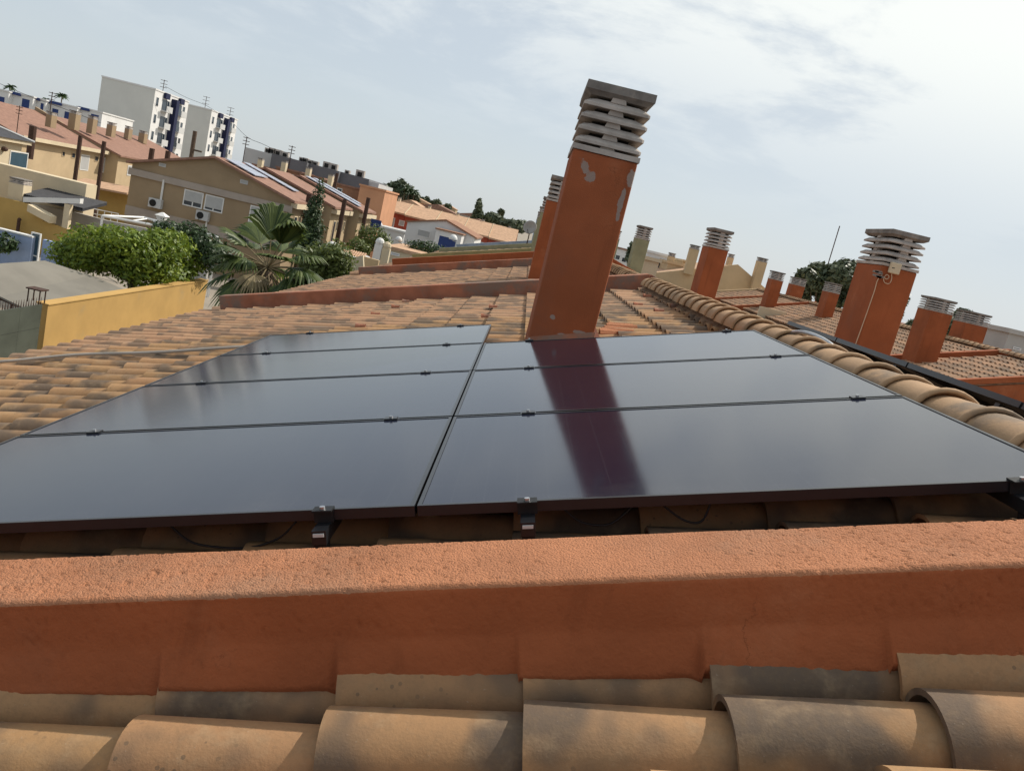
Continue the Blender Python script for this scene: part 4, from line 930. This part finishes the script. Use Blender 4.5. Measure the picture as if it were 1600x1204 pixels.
wire([(362,190,140),(386,214,125),(410,225,122),(435,237,118),(456,248,112)], 'thin power line sloping down to the grey warehouse')
wire([(0,131,120),(50,152,120),(100,170,120),(157,192,120)], 'thin power line above the far white houses')

# far white houses with blue windows
GW = 'far white houses with blue windows'
x_ = 0
for i, (u0, u1, vt, lab) in enumerate(((-25,14,135,'far white house with blue window at the very left edge'),(14,52,143.5,'far white house with dark blue gate panel, second from left'),(54,72,153.5,'narrow far white house with blue fascia, middle of the row'),(73,121,157.5,'tall far white house with two blue windows'),(121,160,167.5,'far white house next to the apartment block gable'))):
    h_, xa, xb, z_ = px_box_house('white_house', lab, 'house', u0, u1, vt, 125+i, 10, M['whitewall'], GW)
    wd = (xb-xa); zc_ = z_-1.5
    if i in (0, 3):
        for q in ((.62,) if i == 0 else (.22, .62)): window(h_, '-y', 125+i, xa+wd*q, xa+wd*q+.9, z_-2.1, z_-.9, pane='blue', frame='blue', split=False)
    else: window(h_, '-y', 125+i, xa+wd*.55, xa+wd*.9, z_-2.6, z_-.4, pane='blue', frame='white', split=False)
    b = MB(); b.box(xa+wd*.05, xa+wd*.5, 124.7+i, 124.99+i, z_-.25, z_+.15); obj('fascia', b, M['blue'], h_)

# grey warehouse, brick row, orange block
wh = thing('warehouse', (-26, 112, GZ), 'long dark grey flat roofed warehouse with roof machines', 'warehouse')
segs = ((384,425,230,114,'lightgrey'),(425,480,239.5,112,'warehouse'),(480,530,254.3,113,'warehouse'),(530,577,267.7,114,'warehouse'))
for (u0, u1, vt, y, mm) in segs:
    a, c = at(u0, vt, y), at(u1, vt+(u1-u0)*.268, y); b = MB(); b.hexa([(a.x,y,GZ),(c.x,y,GZ),(c.x,y+14,GZ),(a.x,y+14,GZ),(a.x,y,a.z),(c.x,y,c.z),(c.x,y+14,c.z),(a.x,y+14,a.z)]); obj('cladding', b, M[mm], wh)
a, c = at(576, 283, 114.2), at(592, 288, 114.2); b = MB(); b.box(a.x, c.x, 114.2, 126, GZ, (a.z+c.z)/2); obj('end_wall', b, M['lightgrey'], wh)
for i, (u, v, s_, lab) in enumerate(((419,236,.9,'first rooftop machine from the left on the warehouse'),(426,237,1.1,'pale rooftop machine beside the first on the warehouse'),(435,240,1.2,'third rooftop machine on the warehouse'),(446,243,1.1,'fourth rooftop machine, left of the branched aerial'),(472,250,.8,'thin round vent right of the branched aerial'),(478,251,.8,'second round vent on the warehouse roof'),(485,255,1.0,'low dark unit in the middle of the warehouse roof'),(493,257,1.0,'dark unit right of the middle of the warehouse roof'),(511,259,1.2,'left of a pair of roof units'),(522,262,1.2,'right of a pair of roof units'),(543,270,.8,'small roof box near the warehouse end'),(563,273,1.4,'last roof unit near the pale end wall'))):
    q = at(u, v, 115); b = MB(); s2 = s_*.42; b.box(q.x-s2, q.x+s2, 114.6, 115.4, q.z-s2*1.2, q.z+s2); b.box(q.x-s2*.55, q.x+s2*.55, 114.55, 114.598, q.z-s2*.5, q.z+s2*.55, mi=1)
    single('roof_machine', b, [M['concrete'], M['flue']], (q.x, 115, q.z-s2*1.2), lab, 'roof machine', 'machines on the warehouse roof')
GR = 'brown brick houses below the warehouse'
for i, (u0, u1, vt, lab) in enumerate(((395,432,258,'brown brick house left end below the warehouse'),(432,470,262,'brown brick house with pale chimney below the warehouse'),(470,505,272,'brown brick house behind the cypress top'),(505,566,283,'long brown brick house beside the orange block'))):
    h_, xa, xb, z_ = px_box_house('brick_house', lab, 'house', u0, u1, vt, 100-i*2, 6, M['brickdark'], GR, roof=M['roofred'])
    px_chimney(h_, u0+8, u0+15, vt-9, vt+10, 99-i*2, M['creamlight'], .8, 1)
    px_window(h_, 100-i*2, u0+22, vt+10, u0+29, vt+19, split=False)
h_, xa, xb, z_ = px_box_house('orange_block', 'plain orange brown block at the end of the warehouse', 'building', 563, 602, 290, 92, 9, M['brickorange'])

# red row
yr_ = 104
GRD = 'red terraced houses with pale roofs'
for i, (u0, u1, lab) in enumerate(((603,634,'red terraced house with white shuttered window, left end'),(634,681,'second red terraced house behind the lamp posts'),(681,725,'third red terraced house behind the white gable'),(725,765,'fourth red terraced house near the far pine'),(765,806,'last red terraced house left of the satellite dish'))):
    ev = lambda u: 323 + (u-603)*.262
    a, c = at(u0, ev(u0), yr_), at(u1, ev(u1), yr_); ze_ = -.85 - .10*i; zr_ = .40
    h_ = thing('red_house', ((a.x+c.x)/2, yr_+4, GZ), lab, 'house', GRD)
    b = MB(); b.box(a.x+.02, c.x-.02, yr_, yr_+9, GZ, ze_); obj('wall', b, M['redwall'], h_)
    b = MB(); b.hexa([(a.x+.03,yr_-.6,ze_-.1),(c.x-.03,yr_-.6,ze_-.1),(c.x-.03,yr_+5,zr_),(a.x+.03,yr_+5,zr_),(a.x+.03,yr_-.6,ze_+.1),(c.x-.03,yr_-.6,ze_+.1),(c.x-.03,yr_+5,zr_+.2),(a.x+.03,yr_+5,zr_+.2)])
    b.hexa([(a.x+.03,yr_+5.01,zr_),(c.x-.03,yr_+5.01,zr_),(c.x-.03,yr_+10,ze_),(a.x+.03,yr_+10,ze_),(a.x+.03,yr_+5.01,zr_+.2),(c.x-.03,yr_+5.01,zr_+.2),(c.x-.03,yr_+10,ze_+.2),(a.x+.03,yr_+10,ze_+.2)]); obj('roof', b, M['roofpale'], h_)
    w0 = a.x+(c.x-a.x)*.2; window(h_, '-y', yr_, w0, w0+.95, ze_-1.9, ze_-.7, shutter=1, split=False)
    window(h_, '-y', yr_, w0+1.5, w0+2.2, ze_-1.5, ze_-.8, shutter=1, split=False)
    b = MB(); b.box(a.x+.02, c.x-.02, yr_-1.2, yr_-.002, ze_-2.8, ze_-2.5); obj('balcony', b, M['white'], h_)
    b = MB(); b.box(a.x-.03, a.x+.02, yr_-.6, yr_+5, ze_, ze_+.2, lambda x, y, z: Vector((x, y, z+(y-yr_+.6)/5.6*(zr_-ze_)+.08))); obj('party_ridge', b, M['creamlight'], h_)
    px_chimney(h_, u1-12, u1-8, ev(u1)-21, ev(u1)-8, yr_+5, M['creamlight'], .6, 1)

# white gable house with the blue door
yw_ = 66
a, c = at(637, 346, yw_), at(742, 374, yw_); pk = at(697, 345, yw_); dn_ = at(690, 386, yw_)
wgh = gable_house('white_house', 'white house with dark red roof edge and blue door, right of the lamp posts', 'house', a.x, c.x, yw_, yw_+9, GZ, a.z-.05, pk.x, pk.z, M['whitewall'], M['brickdark'], .15, th=.12)
px_window(wgh, yw_, 653, 357, 671, 373, frame='whitewall', pane='shutter', split=False)
an2 = thing('white_annex', (at(698, 380, yw_-2.5).x, yw_-2, GZ), 'white annex with blue door attached to the white gable house', 'annex')
a2, c2_ = at(682, 358, yw_-3), at(722, 367, yw_-3); b = MB(); b.box(a2.x, c2_.x, yw_-3, yw_-.01, GZ, a2.z); obj('wall', b, M['whitewall'], an2)
px_window(an2, yw_-3, 686, 366, 711, 396, pane='blue', frame='white', split=False, name='door')
b = MB(); b.box(a2.x-.1, c2_.x+.1, yw_-3.1, yw_-.02, a2.z+.002, a2.z+.1); obj('roof', b, M['brickdark'], an2)

# cream walls, pillars, canopy by the street
xs = at(540, 418, 42).x
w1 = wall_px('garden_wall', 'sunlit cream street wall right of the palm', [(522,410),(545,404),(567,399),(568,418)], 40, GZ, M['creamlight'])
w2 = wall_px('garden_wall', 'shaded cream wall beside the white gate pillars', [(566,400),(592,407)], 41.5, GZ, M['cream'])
for i, (u, vt, lab) in enumerate(((593,382,'white gate pillar with round top'),(604,388,'cream gate pillar right of the white one'))):
    q = at(u, vt, 43); b = MB(); b.box(q.x-.22, q.x+.22, 42.8, 43.2, GZ, q.z); b.ball((q.x, 43, q.z+.12), .25, 10, 6); single('gate_pillar', b, M['white' if i == 0 else 'creamlight'], (q.x, 43, GZ), lab, 'pillar', 'gate pillars')
cpn = thing('canopy', at(560, 402, 46), 'pale blue white canopy sheet behind the cream street wall', 'canopy')
P = [at(538,395,50), at(556,393,52), at(578,401,50), at(568,407,46), at(548,400,46)]; b = MB(); b.prism([tuple(p) for p in P], (0,0,-.08)); obj('sheet', b, M['lightgrey'], cpn)
b = MB(); q = at(558, 408, 46); b.box(q.x-.04, q.x+.04, 46, 46.08, GZ, q.z); obj('post', b, M['white'], cpn)
pt = thing('porch', at(540, 410, 48), 'small dark tiled porch roof beside the pale canopy', 'porch')
e0, e1 = at(515, 402, 47), at(560, 413, 47); slope_tiles(pt, e0.x, e1.x, 47, 49, (e0.z+e1.z)/2, (e0.z+e1.z)/2+.55, M['roofpale'], 12, 'roof_tiles')
b = MB(); b.box(e0.x, e1.x, 47.2, 49, GZ, (e0.z+e1.z)/2-.05); obj('wall', b, M['brickdark'], pt)
h_, xa, xb, z_ = px_box_house('flat_house', 'low pink house with terracotta flat roof below the lamp posts', 'house', 604, 655, 388, 52, 7, M['creamlight'], roof=M['roofpale'])
px_window(h_, 52, 611, 393, 624, 401, shutter=1, split=False)
h_, xa, xb, z_ = px_box_house('carport', 'white slatted carport in front of the red houses', 'carport', 592, 632, 355, 84, 4, M['lightgrey'])
# white pergola bars
pg = thing('pergola', at(240, 358, 43), 'white pergola frame behind the round tree', 'pergola')
b = MB(); A, B_, C_, D_ = at(160,337,43), at(225,340,46), at(250,347,46), at(340,370,43)
for (p, q) in ((A,B_),(B_,D_),(A,D_)): b.tube([p, q], .07, 4)
for t_ in (.25,.5,.75): b.tube([A.lerp(D_, t_), B_.lerp(C_, t_)], .05, 4)
for p in (A, D_): b.tube([p, Vector((p.x, p.y, GZ))], .07, 4)
obj('frame', b, M['white'], pg)
# terrace railings of the tan houses
b = MB(); 
for (u0,v0,u1,v1,y) in ((100,315,185,316,50),):
    p, q = at(u0,v0+2,y), at(u1,v1+18,y)
    for k in range(3): b.tube([p-Vector((0,0,.3*k)), q-Vector((0,0,.3*k))], .03, 4)
    for k in range(9): r = p.lerp(q, k/8); b.tube([r, r-Vector((0,0,1.0))], .03, 4)
single('railing', b, M['white'], at(140,330,50), 'white terrace railing behind the pillar and grey wall', 'railing')

# street lamps
def lamp(u, v, y, hgt_u, lab, lantern=False):
    q = at(u, v, y); t = thing('street_lamp', (q.x+.25, y, GZ), lab, 'street lamp', 'street lamps')
    b = MB(); b.tube([(q.x+.25,y,GZ),(q.x+.25,y,q.z-.15),(q.x+.0,y,q.z-.1)], .05, 6); obj('pole', b, M['lightgrey'], t)
    b = MB()
    if lantern: b.frustum(q.x, y, q.z-.3, q.z+.12, .1, .1, .24, .24); b.frustum(q.x, y, q.z+.121, q.z+.3, .28, .28, .04, .04)
    else: b.ball((q.x, y, q.z), .27, 12, 8, z0=-.25)
    obj('lamp_head', b, M['white'], t, smooth=not lantern)
lamp(519, 388, 30, 0, 'white dome street lamp right of the palm'); lamp(623, 375, 58, 0, 'white dome street lamp in front of the white house')
lamp(593, 352, 70, 0, 'farther white street lamp above the bushes'); lamp(708, 373, 50, 0, 'white dome lamp in front of the blue door'); lamp(253, 341, 40, 0, 'white lantern lamp in front of the brown gable wall', True)
b = MB(); q = at(589, 350, 69); b.box(q.x-.55, q.x+.35, 68.9, 69, q.z-.35, q.z+.35); b.tube([(q.x+.3,69.05,q.z+.3),(q.x+.3,69.05,GZ)], .05, 5, mi=1); single('street_sign', b, [M['blue'], M['lightgrey']], (q.x+.3, 69, GZ), 'small blue street sign on a post', 'sign')

# ---------------------------------------------------------------- vegetation
def leaf_cloud(blobs, n, size, up=.35, shell=.55, flat=1.0):
    b = MB(); V = []; Fc = []
    wts = [bl[1][0]*bl[1][1]*bl[1][2] for bl in blobs]
    for i in range(n):
        c, r = random.choices(blobs, wts)[0]
        d = Vector((random.gauss(0,1), random.gauss(0,1), random.gauss(0,1))).normalized(); rr = (shell + (1-shell)*random.random()) * (1+.12*random.gauss(0,1))
        p = Vector(c) + Vector((d.x*r[0], d.y*r[1], d.z*r[2]))*rr
        nn = (d + Vector((random.gauss(0,.6), random.gauss(0,.6), random.gauss(0,.6)+up))).normalized()
        a = nn.cross(Vector((random.random()-.5, random.random()-.5, random.random()-.5))).normalized(); e = nn.cross(a)
        s = size*random.uniform(.6, 1.35); o = len(V)
        V += [p-a*s*.9, p+e*s*.42, p+a*s*.9, p-e*s*.42]; Fc.append((o, o+1, o+2, o+3))
    b.v = V; b.f = Fc; b.mi = [0]*len(Fc); return b
def tree(name, label, base, blobs, n, size, leaf_m, trunk_r, group=None, shell=.55, cat='tree', limbs=True):
    t = thing(name, base, label, cat, group); base = Vector(base)
    b = MB(); top = Vector(blobs[0][0]); b.tube([base, base.lerp(top, .4)+Vector((.08,.05,0)), base.lerp(top, .8)], trunk_r, 8, trunk_r*.55)
    for c, r in (blobs[1:] if limbs else []): b.tube([base.lerp(top, .55), base.lerp(top, .55).lerp(Vector(c), .5)+Vector((0,0,.1)), Vector(c)], trunk_r*.4, 5, trunk_r*.15)
    obj('trunk', b, M['bark'], t, smooth=True)
    obj('crown', leaf_cloud(blobs, n, size, shell=shell), leaf_m, t, recalc=False); return t
# round ficus behind the yellow wall
bl = []
yt = 33
for (u, v, rx, rz) in ((210,395,1.5,.85),(130,390,1.1,.75),(160,380,1.3,.75),(250,385,1.3,.7),(290,405,1.1,.8),(235,415,1.2,.75),(270,425,1.0,.7),(180,405,1.3,.7),(112,398,.8,.65),(306,392,.7,.55),(220,428,.9,.6),(195,372,1.2,.5),(140,405,1.0,.6),(262,376,1.0,.5)):
    q = at(u, v, yt+random.uniform(-.5,.5)+max(0, u-240)*.075); bl.append(((q.x, q.y, q.z), (rx, 1.3, rz)))
q = at(203, 445, yt); tree('round_tree', 'dense round bright green tree behind the yellow wall', (q.x, yt, GZ), bl, 15000, .12, M['leaf'], .22, shell=.72)
bl = []
for (u, v, rx, rz) in ((265,360,.9,.5),(300,362,.8,.5),(320,385,.9,.7),(335,400,.8,.8),(290,372,1.0,.5)):
    q = at(u, v, 37+random.uniform(-.4,.4)); bl.append(((q.x, q.y, q.z), (rx, 1.0, rz)))
q = at(300, 420, 37); tree('dark_tree', 'darker green tree just behind the round one, left of the palm', (q.x, 37, GZ), bl, 3800, .12, M['darkleaf'], .14, shell=.6)
# cypress
q = at(492, 325, 50); zt_ = at(497, 271, 50).z; bl = [((q.x+dx_, 50, zt_-.9-k*.62), (.32+.11*k, .32+.11*k, .75)) for k, dx_ in enumerate((.1,.05,.0,-.05,.1,.05,.12))]
tree('cypress', 'dark green cypress standing in front of the brown row', (q.x, 50, GZ), bl, 5200, .11, M['darkleaf'], .12, limbs=False)
# weeping bush right of the palm
bl = []
for (u, v, rx, rz) in ((510,425,.75,.7),(490,415,.7,.6),(530,415,.6,.65),(525,395,.55,.45),(500,400,.6,.5),(480,440,.6,.5)):
    q = at(u, v, 28+random.uniform(-.4,.4)); bl.append(((q.x, q.y, q.z), (rx, .8, rz)))
q = at(505, 440, 28); tree('weeping_bush', 'drooping green bush around the white dome lamp', (q.x, 28, GZ), bl, 5200, .10, M['bush'], .1, shell=.5)
for i, (u, v, y, rx, rz, n, mm, lab) in enumerate(((582,372,60,1.3,1.0,1800,'bush','yellow green bush behind the third flue pole'),(668,389,56,1.6,.55,1600,'darkleaf','low dark hedge in front of the white house'),(560,385,58,.8,.6,900,'bush','small bush at the foot of the flue pole'),(1,378,35,.5,.5,500,'darkleaf','small dark bush in front of the blue wall at the left edge'))):
    q = at(u, v, y); t = thing('bush', (q.x, y, q.z-rz), lab, 'bush'); obj('crown', leaf_cloud([((q.x,y,q.z),(rx,1,rz)), ((q.x+rx*.6,y,q.z-rz*.2),(rx*.6,.8,rz*.7))], n, .13, shell=.6), M[mm], t, recalc=False)
    b = MB(); b.tube([(q.x,y,q.z-rz-1.2),(q.x,y,q.z)], .06, 5, .03); obj('stem', b, M['bark'], t)
# far trees
def px_tree(name, label, y, spots, n, size, mm, group=None, ground=GZ):
    bl = []
    for (u, v, ru, rv) in spots:
        q = at(u, v, y+random.uniform(-.02,.02)*y); k = y/F_PX; bl.append(((q.x, q.y, q.z), (ru*k, ru*k*.9, rv*k)))
    q = at(spots[0][0], spots[0][1], y); tree(name, label, (q.x, y, ground), bl, n, size, M[mm], .012*y*.25, group, .6)
GPN = 'dark trees on the skyline'
px_tree('pine_tree', 'large dark pine crown right of the small orange chimneys', 75, [(1290,440,28,22),(1265,435,22,18),(1310,430,24,20),(1335,440,26,24),(1355,455,20,24),(1255,455,18,18),(1300,465,26,18),(1340,475,24,16),(1280,420,16,10),(1325,415,18,10)], 9000, .36, 'hazed_leaf', GPN)
px_tree('pine_tree', 'dark pine peeping out right of the cable chimney', 70, [(1405,470,12,16),(1412,455,8,14),(1398,490,12,10)], 1500, .3, 'hazed_leaf', GPN)
px_tree('pine_tree', 'wide dark pine behind the orange chimney on the pale slope', 80, [(1500,505,22,18),(1480,510,18,16),(1520,520,20,18),(1540,525,14,16),(1495,525,24,14),(1505,492,14,10)], 5200, .36, 'hazed_leaf', GPN)
px_tree('pine_tree', 'low dark trees left of the orange chimney on the pale slope', 85, [(1445,505,16,10),(1430,508,12,8),(1455,500,10,10)], 1800, .34, 'hazed_leaf', GPN)
px_tree('broad_tree', 'grey green tree clump behind the orange block', 170, [(612,300,14,14),(625,295,12,14),(638,303,10,12),(645,310,10,8),(600,298,8,10)], 3200, .7, 'hazed_leaf', GPN)
px_tree('araucaria', 'pointed dark conifer above the red roofs', 180, [(747,335,8,8),(748,322,5,7),(749,314,3,5),(746,342,9,6)], 1300, .55, 'hazed_leaf', GPN)
px_tree('broad_tree', 'rounded dark tree right of the pointed conifer', 180, [(770,340,12,7),(762,342,9,6),(780,344,9,6)], 1500, .6, 'hazed_leaf', GPN)
px_tree('broad_tree', 'small dark ball tree just left of the thin mast', 190, [(783,331,5,4),(783,336,3,4)], 400, .5, 'hazed_leaf', GPN)
px_tree('broad_tree', 'long low dark tree line left of the satellite dish', 150, [(800,350,12,6),(790,349,10,5),(815,351,12,6),(808,356,14,6)], 1900, .55, 'hazed_leaf', GPN)
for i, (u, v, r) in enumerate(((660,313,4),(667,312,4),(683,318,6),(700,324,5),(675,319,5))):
    px_tree('broad_tree', ['tiny dark tree first from the left over the far town','tiny pointed tree second from the left over the far town','tiny round tree in the middle over the far town','tiny dark tree at the right over the far town','tiny low tree between the others over the far town'][i], 220, [(u,v,r,r)], 350, .6, 'hazed_leaf', GPN)
px_tree('araucaria', 'spiky conifer half hidden by the peeling green chimney', 60, [(986,392,5,14),(984,400,6,10)], 500, .22, 'hazed_leaf', GPN)
px_tree('palm_clump', 'feathery dark clump left of the grey rooftop block', 90, [(1558,523,9,7),(1566,532,7,7),(1550,536,12,6)], 900, .3, 'hazed_leaf', GPN)
# far palms: trunk and drooping feather fronds
def small_palm(u, v, y, r, hgt, lab, group):
    q = at(u, v, y); t = thing('palm_tree', (q.x, y, q.z-hgt), lab, 'palm tree', group)
    b = MB(); b.tube([(q.x,y,q.z-hgt),(q.x+.05,y,q.z-hgt*.5),(q.x,y,q.z)], r*.09, 6, r*.06); obj('trunk', b, M['palmbark'], t)
    b = MB()
    for k in range(26):
        az = 2*math.pi*k/13+random.uniform(-.2,.2); el = random.uniform(-.3,1.0); d = Vector((math.cos(az)*math.cos(el), math.sin(az)*math.cos(el), math.sin(el)))
        sd_ = d.cross(Vector((0,0,1))).normalized(); pts = []
        for j in range(5): f = j/4; pts.append((q + d*r*f - Vector((0,0,r*.55*f*f)), r*.16*math.sin(math.pi*min(.95, f*.8+.15))))
        o = len(b.v)
        for (p, w_) in pts: b.v += [p-sd_*w_-Vector((0,0,w_*.7)), p, p+sd_*w_-Vector((0,0,w_*.7))]
        for j in range(4):
            for c_ in range(2): b.f.append((o+j*3+c_, o+j*3+c_+1, o+(j+1)*3+c_+1, o+(j+1)*3+c_)); b.mi.append(0)
    obj('crown', b, M['darkleaf'], t, recalc=False)
GPL = 'small far palms'
small_palm(634, 292, 165, 1.4, 6, 'left of the three small far palms', GPL); small_palm(640, 297, 165, 1.4, 6, 'middle of the three small far palms', GPL); small_palm(648, 299, 165, 1.5, 6, 'right of the three small far palms', GPL)
small_palm(17, 135, 128, 1.1, 3, 'windblown palm top over the far white houses at the left', GPL); small_palm(97, 149, 132, 1.2, 4, 'windblown palm top right of the thin aerial', GPL); small_palm(72, 155, 131, .7, 3, 'tiny palm top between the two windblown ones', GPL)

# big fan palm
py = 22.0
c0 = at(418, 418, py); pt_ = thing('fan_palm', (c0.x, py, GZ), 'big fan palm with drooping leaves in front of the brown gable house', 'palm tree')
b = MB(); b.tube([(c0.x,py,GZ),(c0.x+.05,py,GZ+2),(c0.x,py,c0.z-.1)], .26, 12, .2); obj('trunk', b, M['palmbark'], pt_, smooth=True)
def fan_leaf(dirv, Lp, Rf, droop, dry=False, sp=210):
    b = MB(); d = Vector(dirv).normalized(); g_ = Vector((0,0,-1)); P = []
    for k in range(7): f = k/6; P.append(c0 + d*Lp*f + g_*(Lp*.10*droop*f*f))
    b.tube(P, .028, 5, .014, mi=1)
    hub = P[-1]; ax = (P[-1]-P[-2]).normalized(); sd_ = ax.cross(Vector((0,0,1))).normalized(); up_ = sd_.cross(ax).normalized()
    nb = 30
    for k in range(nb):
        a = (k/(nb-1)-.5)*R_(sp)*random.uniform(.93, 1.07); ln = Rf*(1-.30*abs(a)/R_(sp/2))*random.uniform(.85,1.08)
        v = ax*math.cos(a) + sd_*math.sin(a); fold = (up_*.22*abs(math.sin(a))); v = (v+fold*.6).normalized(); wv = v.cross(up_).normalized()
        pts = []
        for j in range(5):
            f = j/4; sag = droop*ln*(.18*f*f + .55*max(0, f-.5)**2*2.2)
            pts.append((hub + v*ln*f + g_*sag, Rf*(.012+.052*math.sin(math.pi*min(1, f*.95+.12)))*(1 if f < .95 else .15)))
        o = len(b.v)
        for (p, w_) in pts: b.v += [p-wv*w_-up_*w_*.5, p, p+wv*w_-up_*w_*.5]
        for j in range(4):
            for c_ in range(2): b.f.append((o+j*3+c_, o+j*3+c_+1, o+(j+1)*3+c_+1, o+(j+1)*3+c_)); b.mi.append(0)
    obj('frond', b, [M['dryfrond' if dry else 'frond'], M['petiole']], pt_, recalc=False)
# leaf hubs given as photo targets: (u, v, depth offset, blade length, droop, fan angle)
for (u, v, dy, Rf, dr, sp_) in ((424,370,.1,1.75,.75,85),(440,374,-.2,1.55,1.0,100),(407,376,.4,1.40,.8,100),(384,380,0,1.10,.5,150),(378,392,-.4,1.0,.6,160),(452,384,.2,1.0,.6,150),(466,398,-.2,1.05,.9,160),
                       (468,414,-.4,1.15,1.2,170),(462,428,-.5,1.15,1.4,180),(448,440,-.8,.95,1.4,200),(402,440,-1.0,.9,1.0,210),(375,436,-.7,.95,1.1,200),(362,422,-.2,.95,1.0,180),(368,408,.5,.9,.8,170),(440,390,.9,1.1,.5,160),(398,385,.9,1.0,.5,150),(430,400,-1.0,.9,.5,170)):
    tq = at(u, v, py+dy); dd = tq-c0; fan_leaf(dd, dd.length, Rf, dr, sp=sp_)
for k in range(9):
    az = random.uniform(0, 6.28); el = random.uniform(-.5, .5); fan_leaf(Vector((math.cos(az)*math.cos(el), math.sin(az)*math.cos(el), math.sin(el))), random.uniform(.7, 1.1), random.uniform(.7, .95), random.uniform(.8, 1.5), dry=k == 3)
for k in range(12):
    az = 2*math.pi*k/12+random.uniform(-.2,.2); fan_leaf(Vector((math.cos(az), math.sin(az), -.9)), random.uniform(.7,1.1), .75, 1.6, dry=k % 4 == 0)

# far town: individual small houses out to the skyline
GTW = 'small houses of the far town'
rt = random.Random(4); k = 0; SEEN = {}
ORD = ['', ', second from left', ', third from left', ', fourth from left', ', fifth from left', ', sixth from left']
def uniq(l): SEEN[l] = SEEN.get(l, -1)+1; return l + ORD[SEEN[l]]
cols_ = ['whitewall','creamlight','brickorange','greywall','tan']; rfs = ['roofpale','roofred']
cw = ['white','cream','orange','grey','tan']; cr = ['pale tiled','red tiled']
for (ua, ub, ya, yb2, zz) in ((640,765,135,165,.15),(650,800,170,230,0.7),(590,700,240,300,1.6),(870,960,110,200,-.3),(1230,1290,95,120,-1.5),(1415,1475,100,140,-1),(1545,1600,60,90,-1.2)):
    u = ua
    while u < ub:
        y = rt.uniform(ya, yb2); q = at(u, 365+(u-825)*.2406, y); wd = rt.uniform(5, 8.5); zt_ = zz+rt.uniform(-.5,.7); ci, ri = rt.randrange(5), rt.randrange(2)
        h_ = thing('town_house', (q.x, y, GZ), '', 'house', GTW)
        pos = 'left of chimneys' if u < 700 else ('below skyline trees' if u < 820 else ('behind tall chimney' if u < 1000 else 'behind right pines'))
        h_['label'] = uniq(f'far {cw[ci]} town house, {cr[ri]} roof, {pos}')
        b = MB(); b.box(q.x-wd/2, q.x+wd/2, y, y+7, GZ, zt_); obj('wall', b, M[cols_[ci]], h_)
        b = MB(); b.prism([(q.x-wd/2-.3,y-.3,zt_+.01),(q.x+wd/2+.3,y-.3,zt_+.01),(q.x,y-.3,zt_+1.1)], (0,7.6,0)); obj('roof', b, M[rfs[ri]], h_)
        for s_ in (-.28, .12): window(h_, '-y', y, q.x+wd*s_, q.x+wd*s_+1.0, zt_-1.9, zt_-.7, split=False, shutter=rt.choice((0,.5)))
        u += wd/y*F_PX*rt.uniform(.7,1.1); k += 1
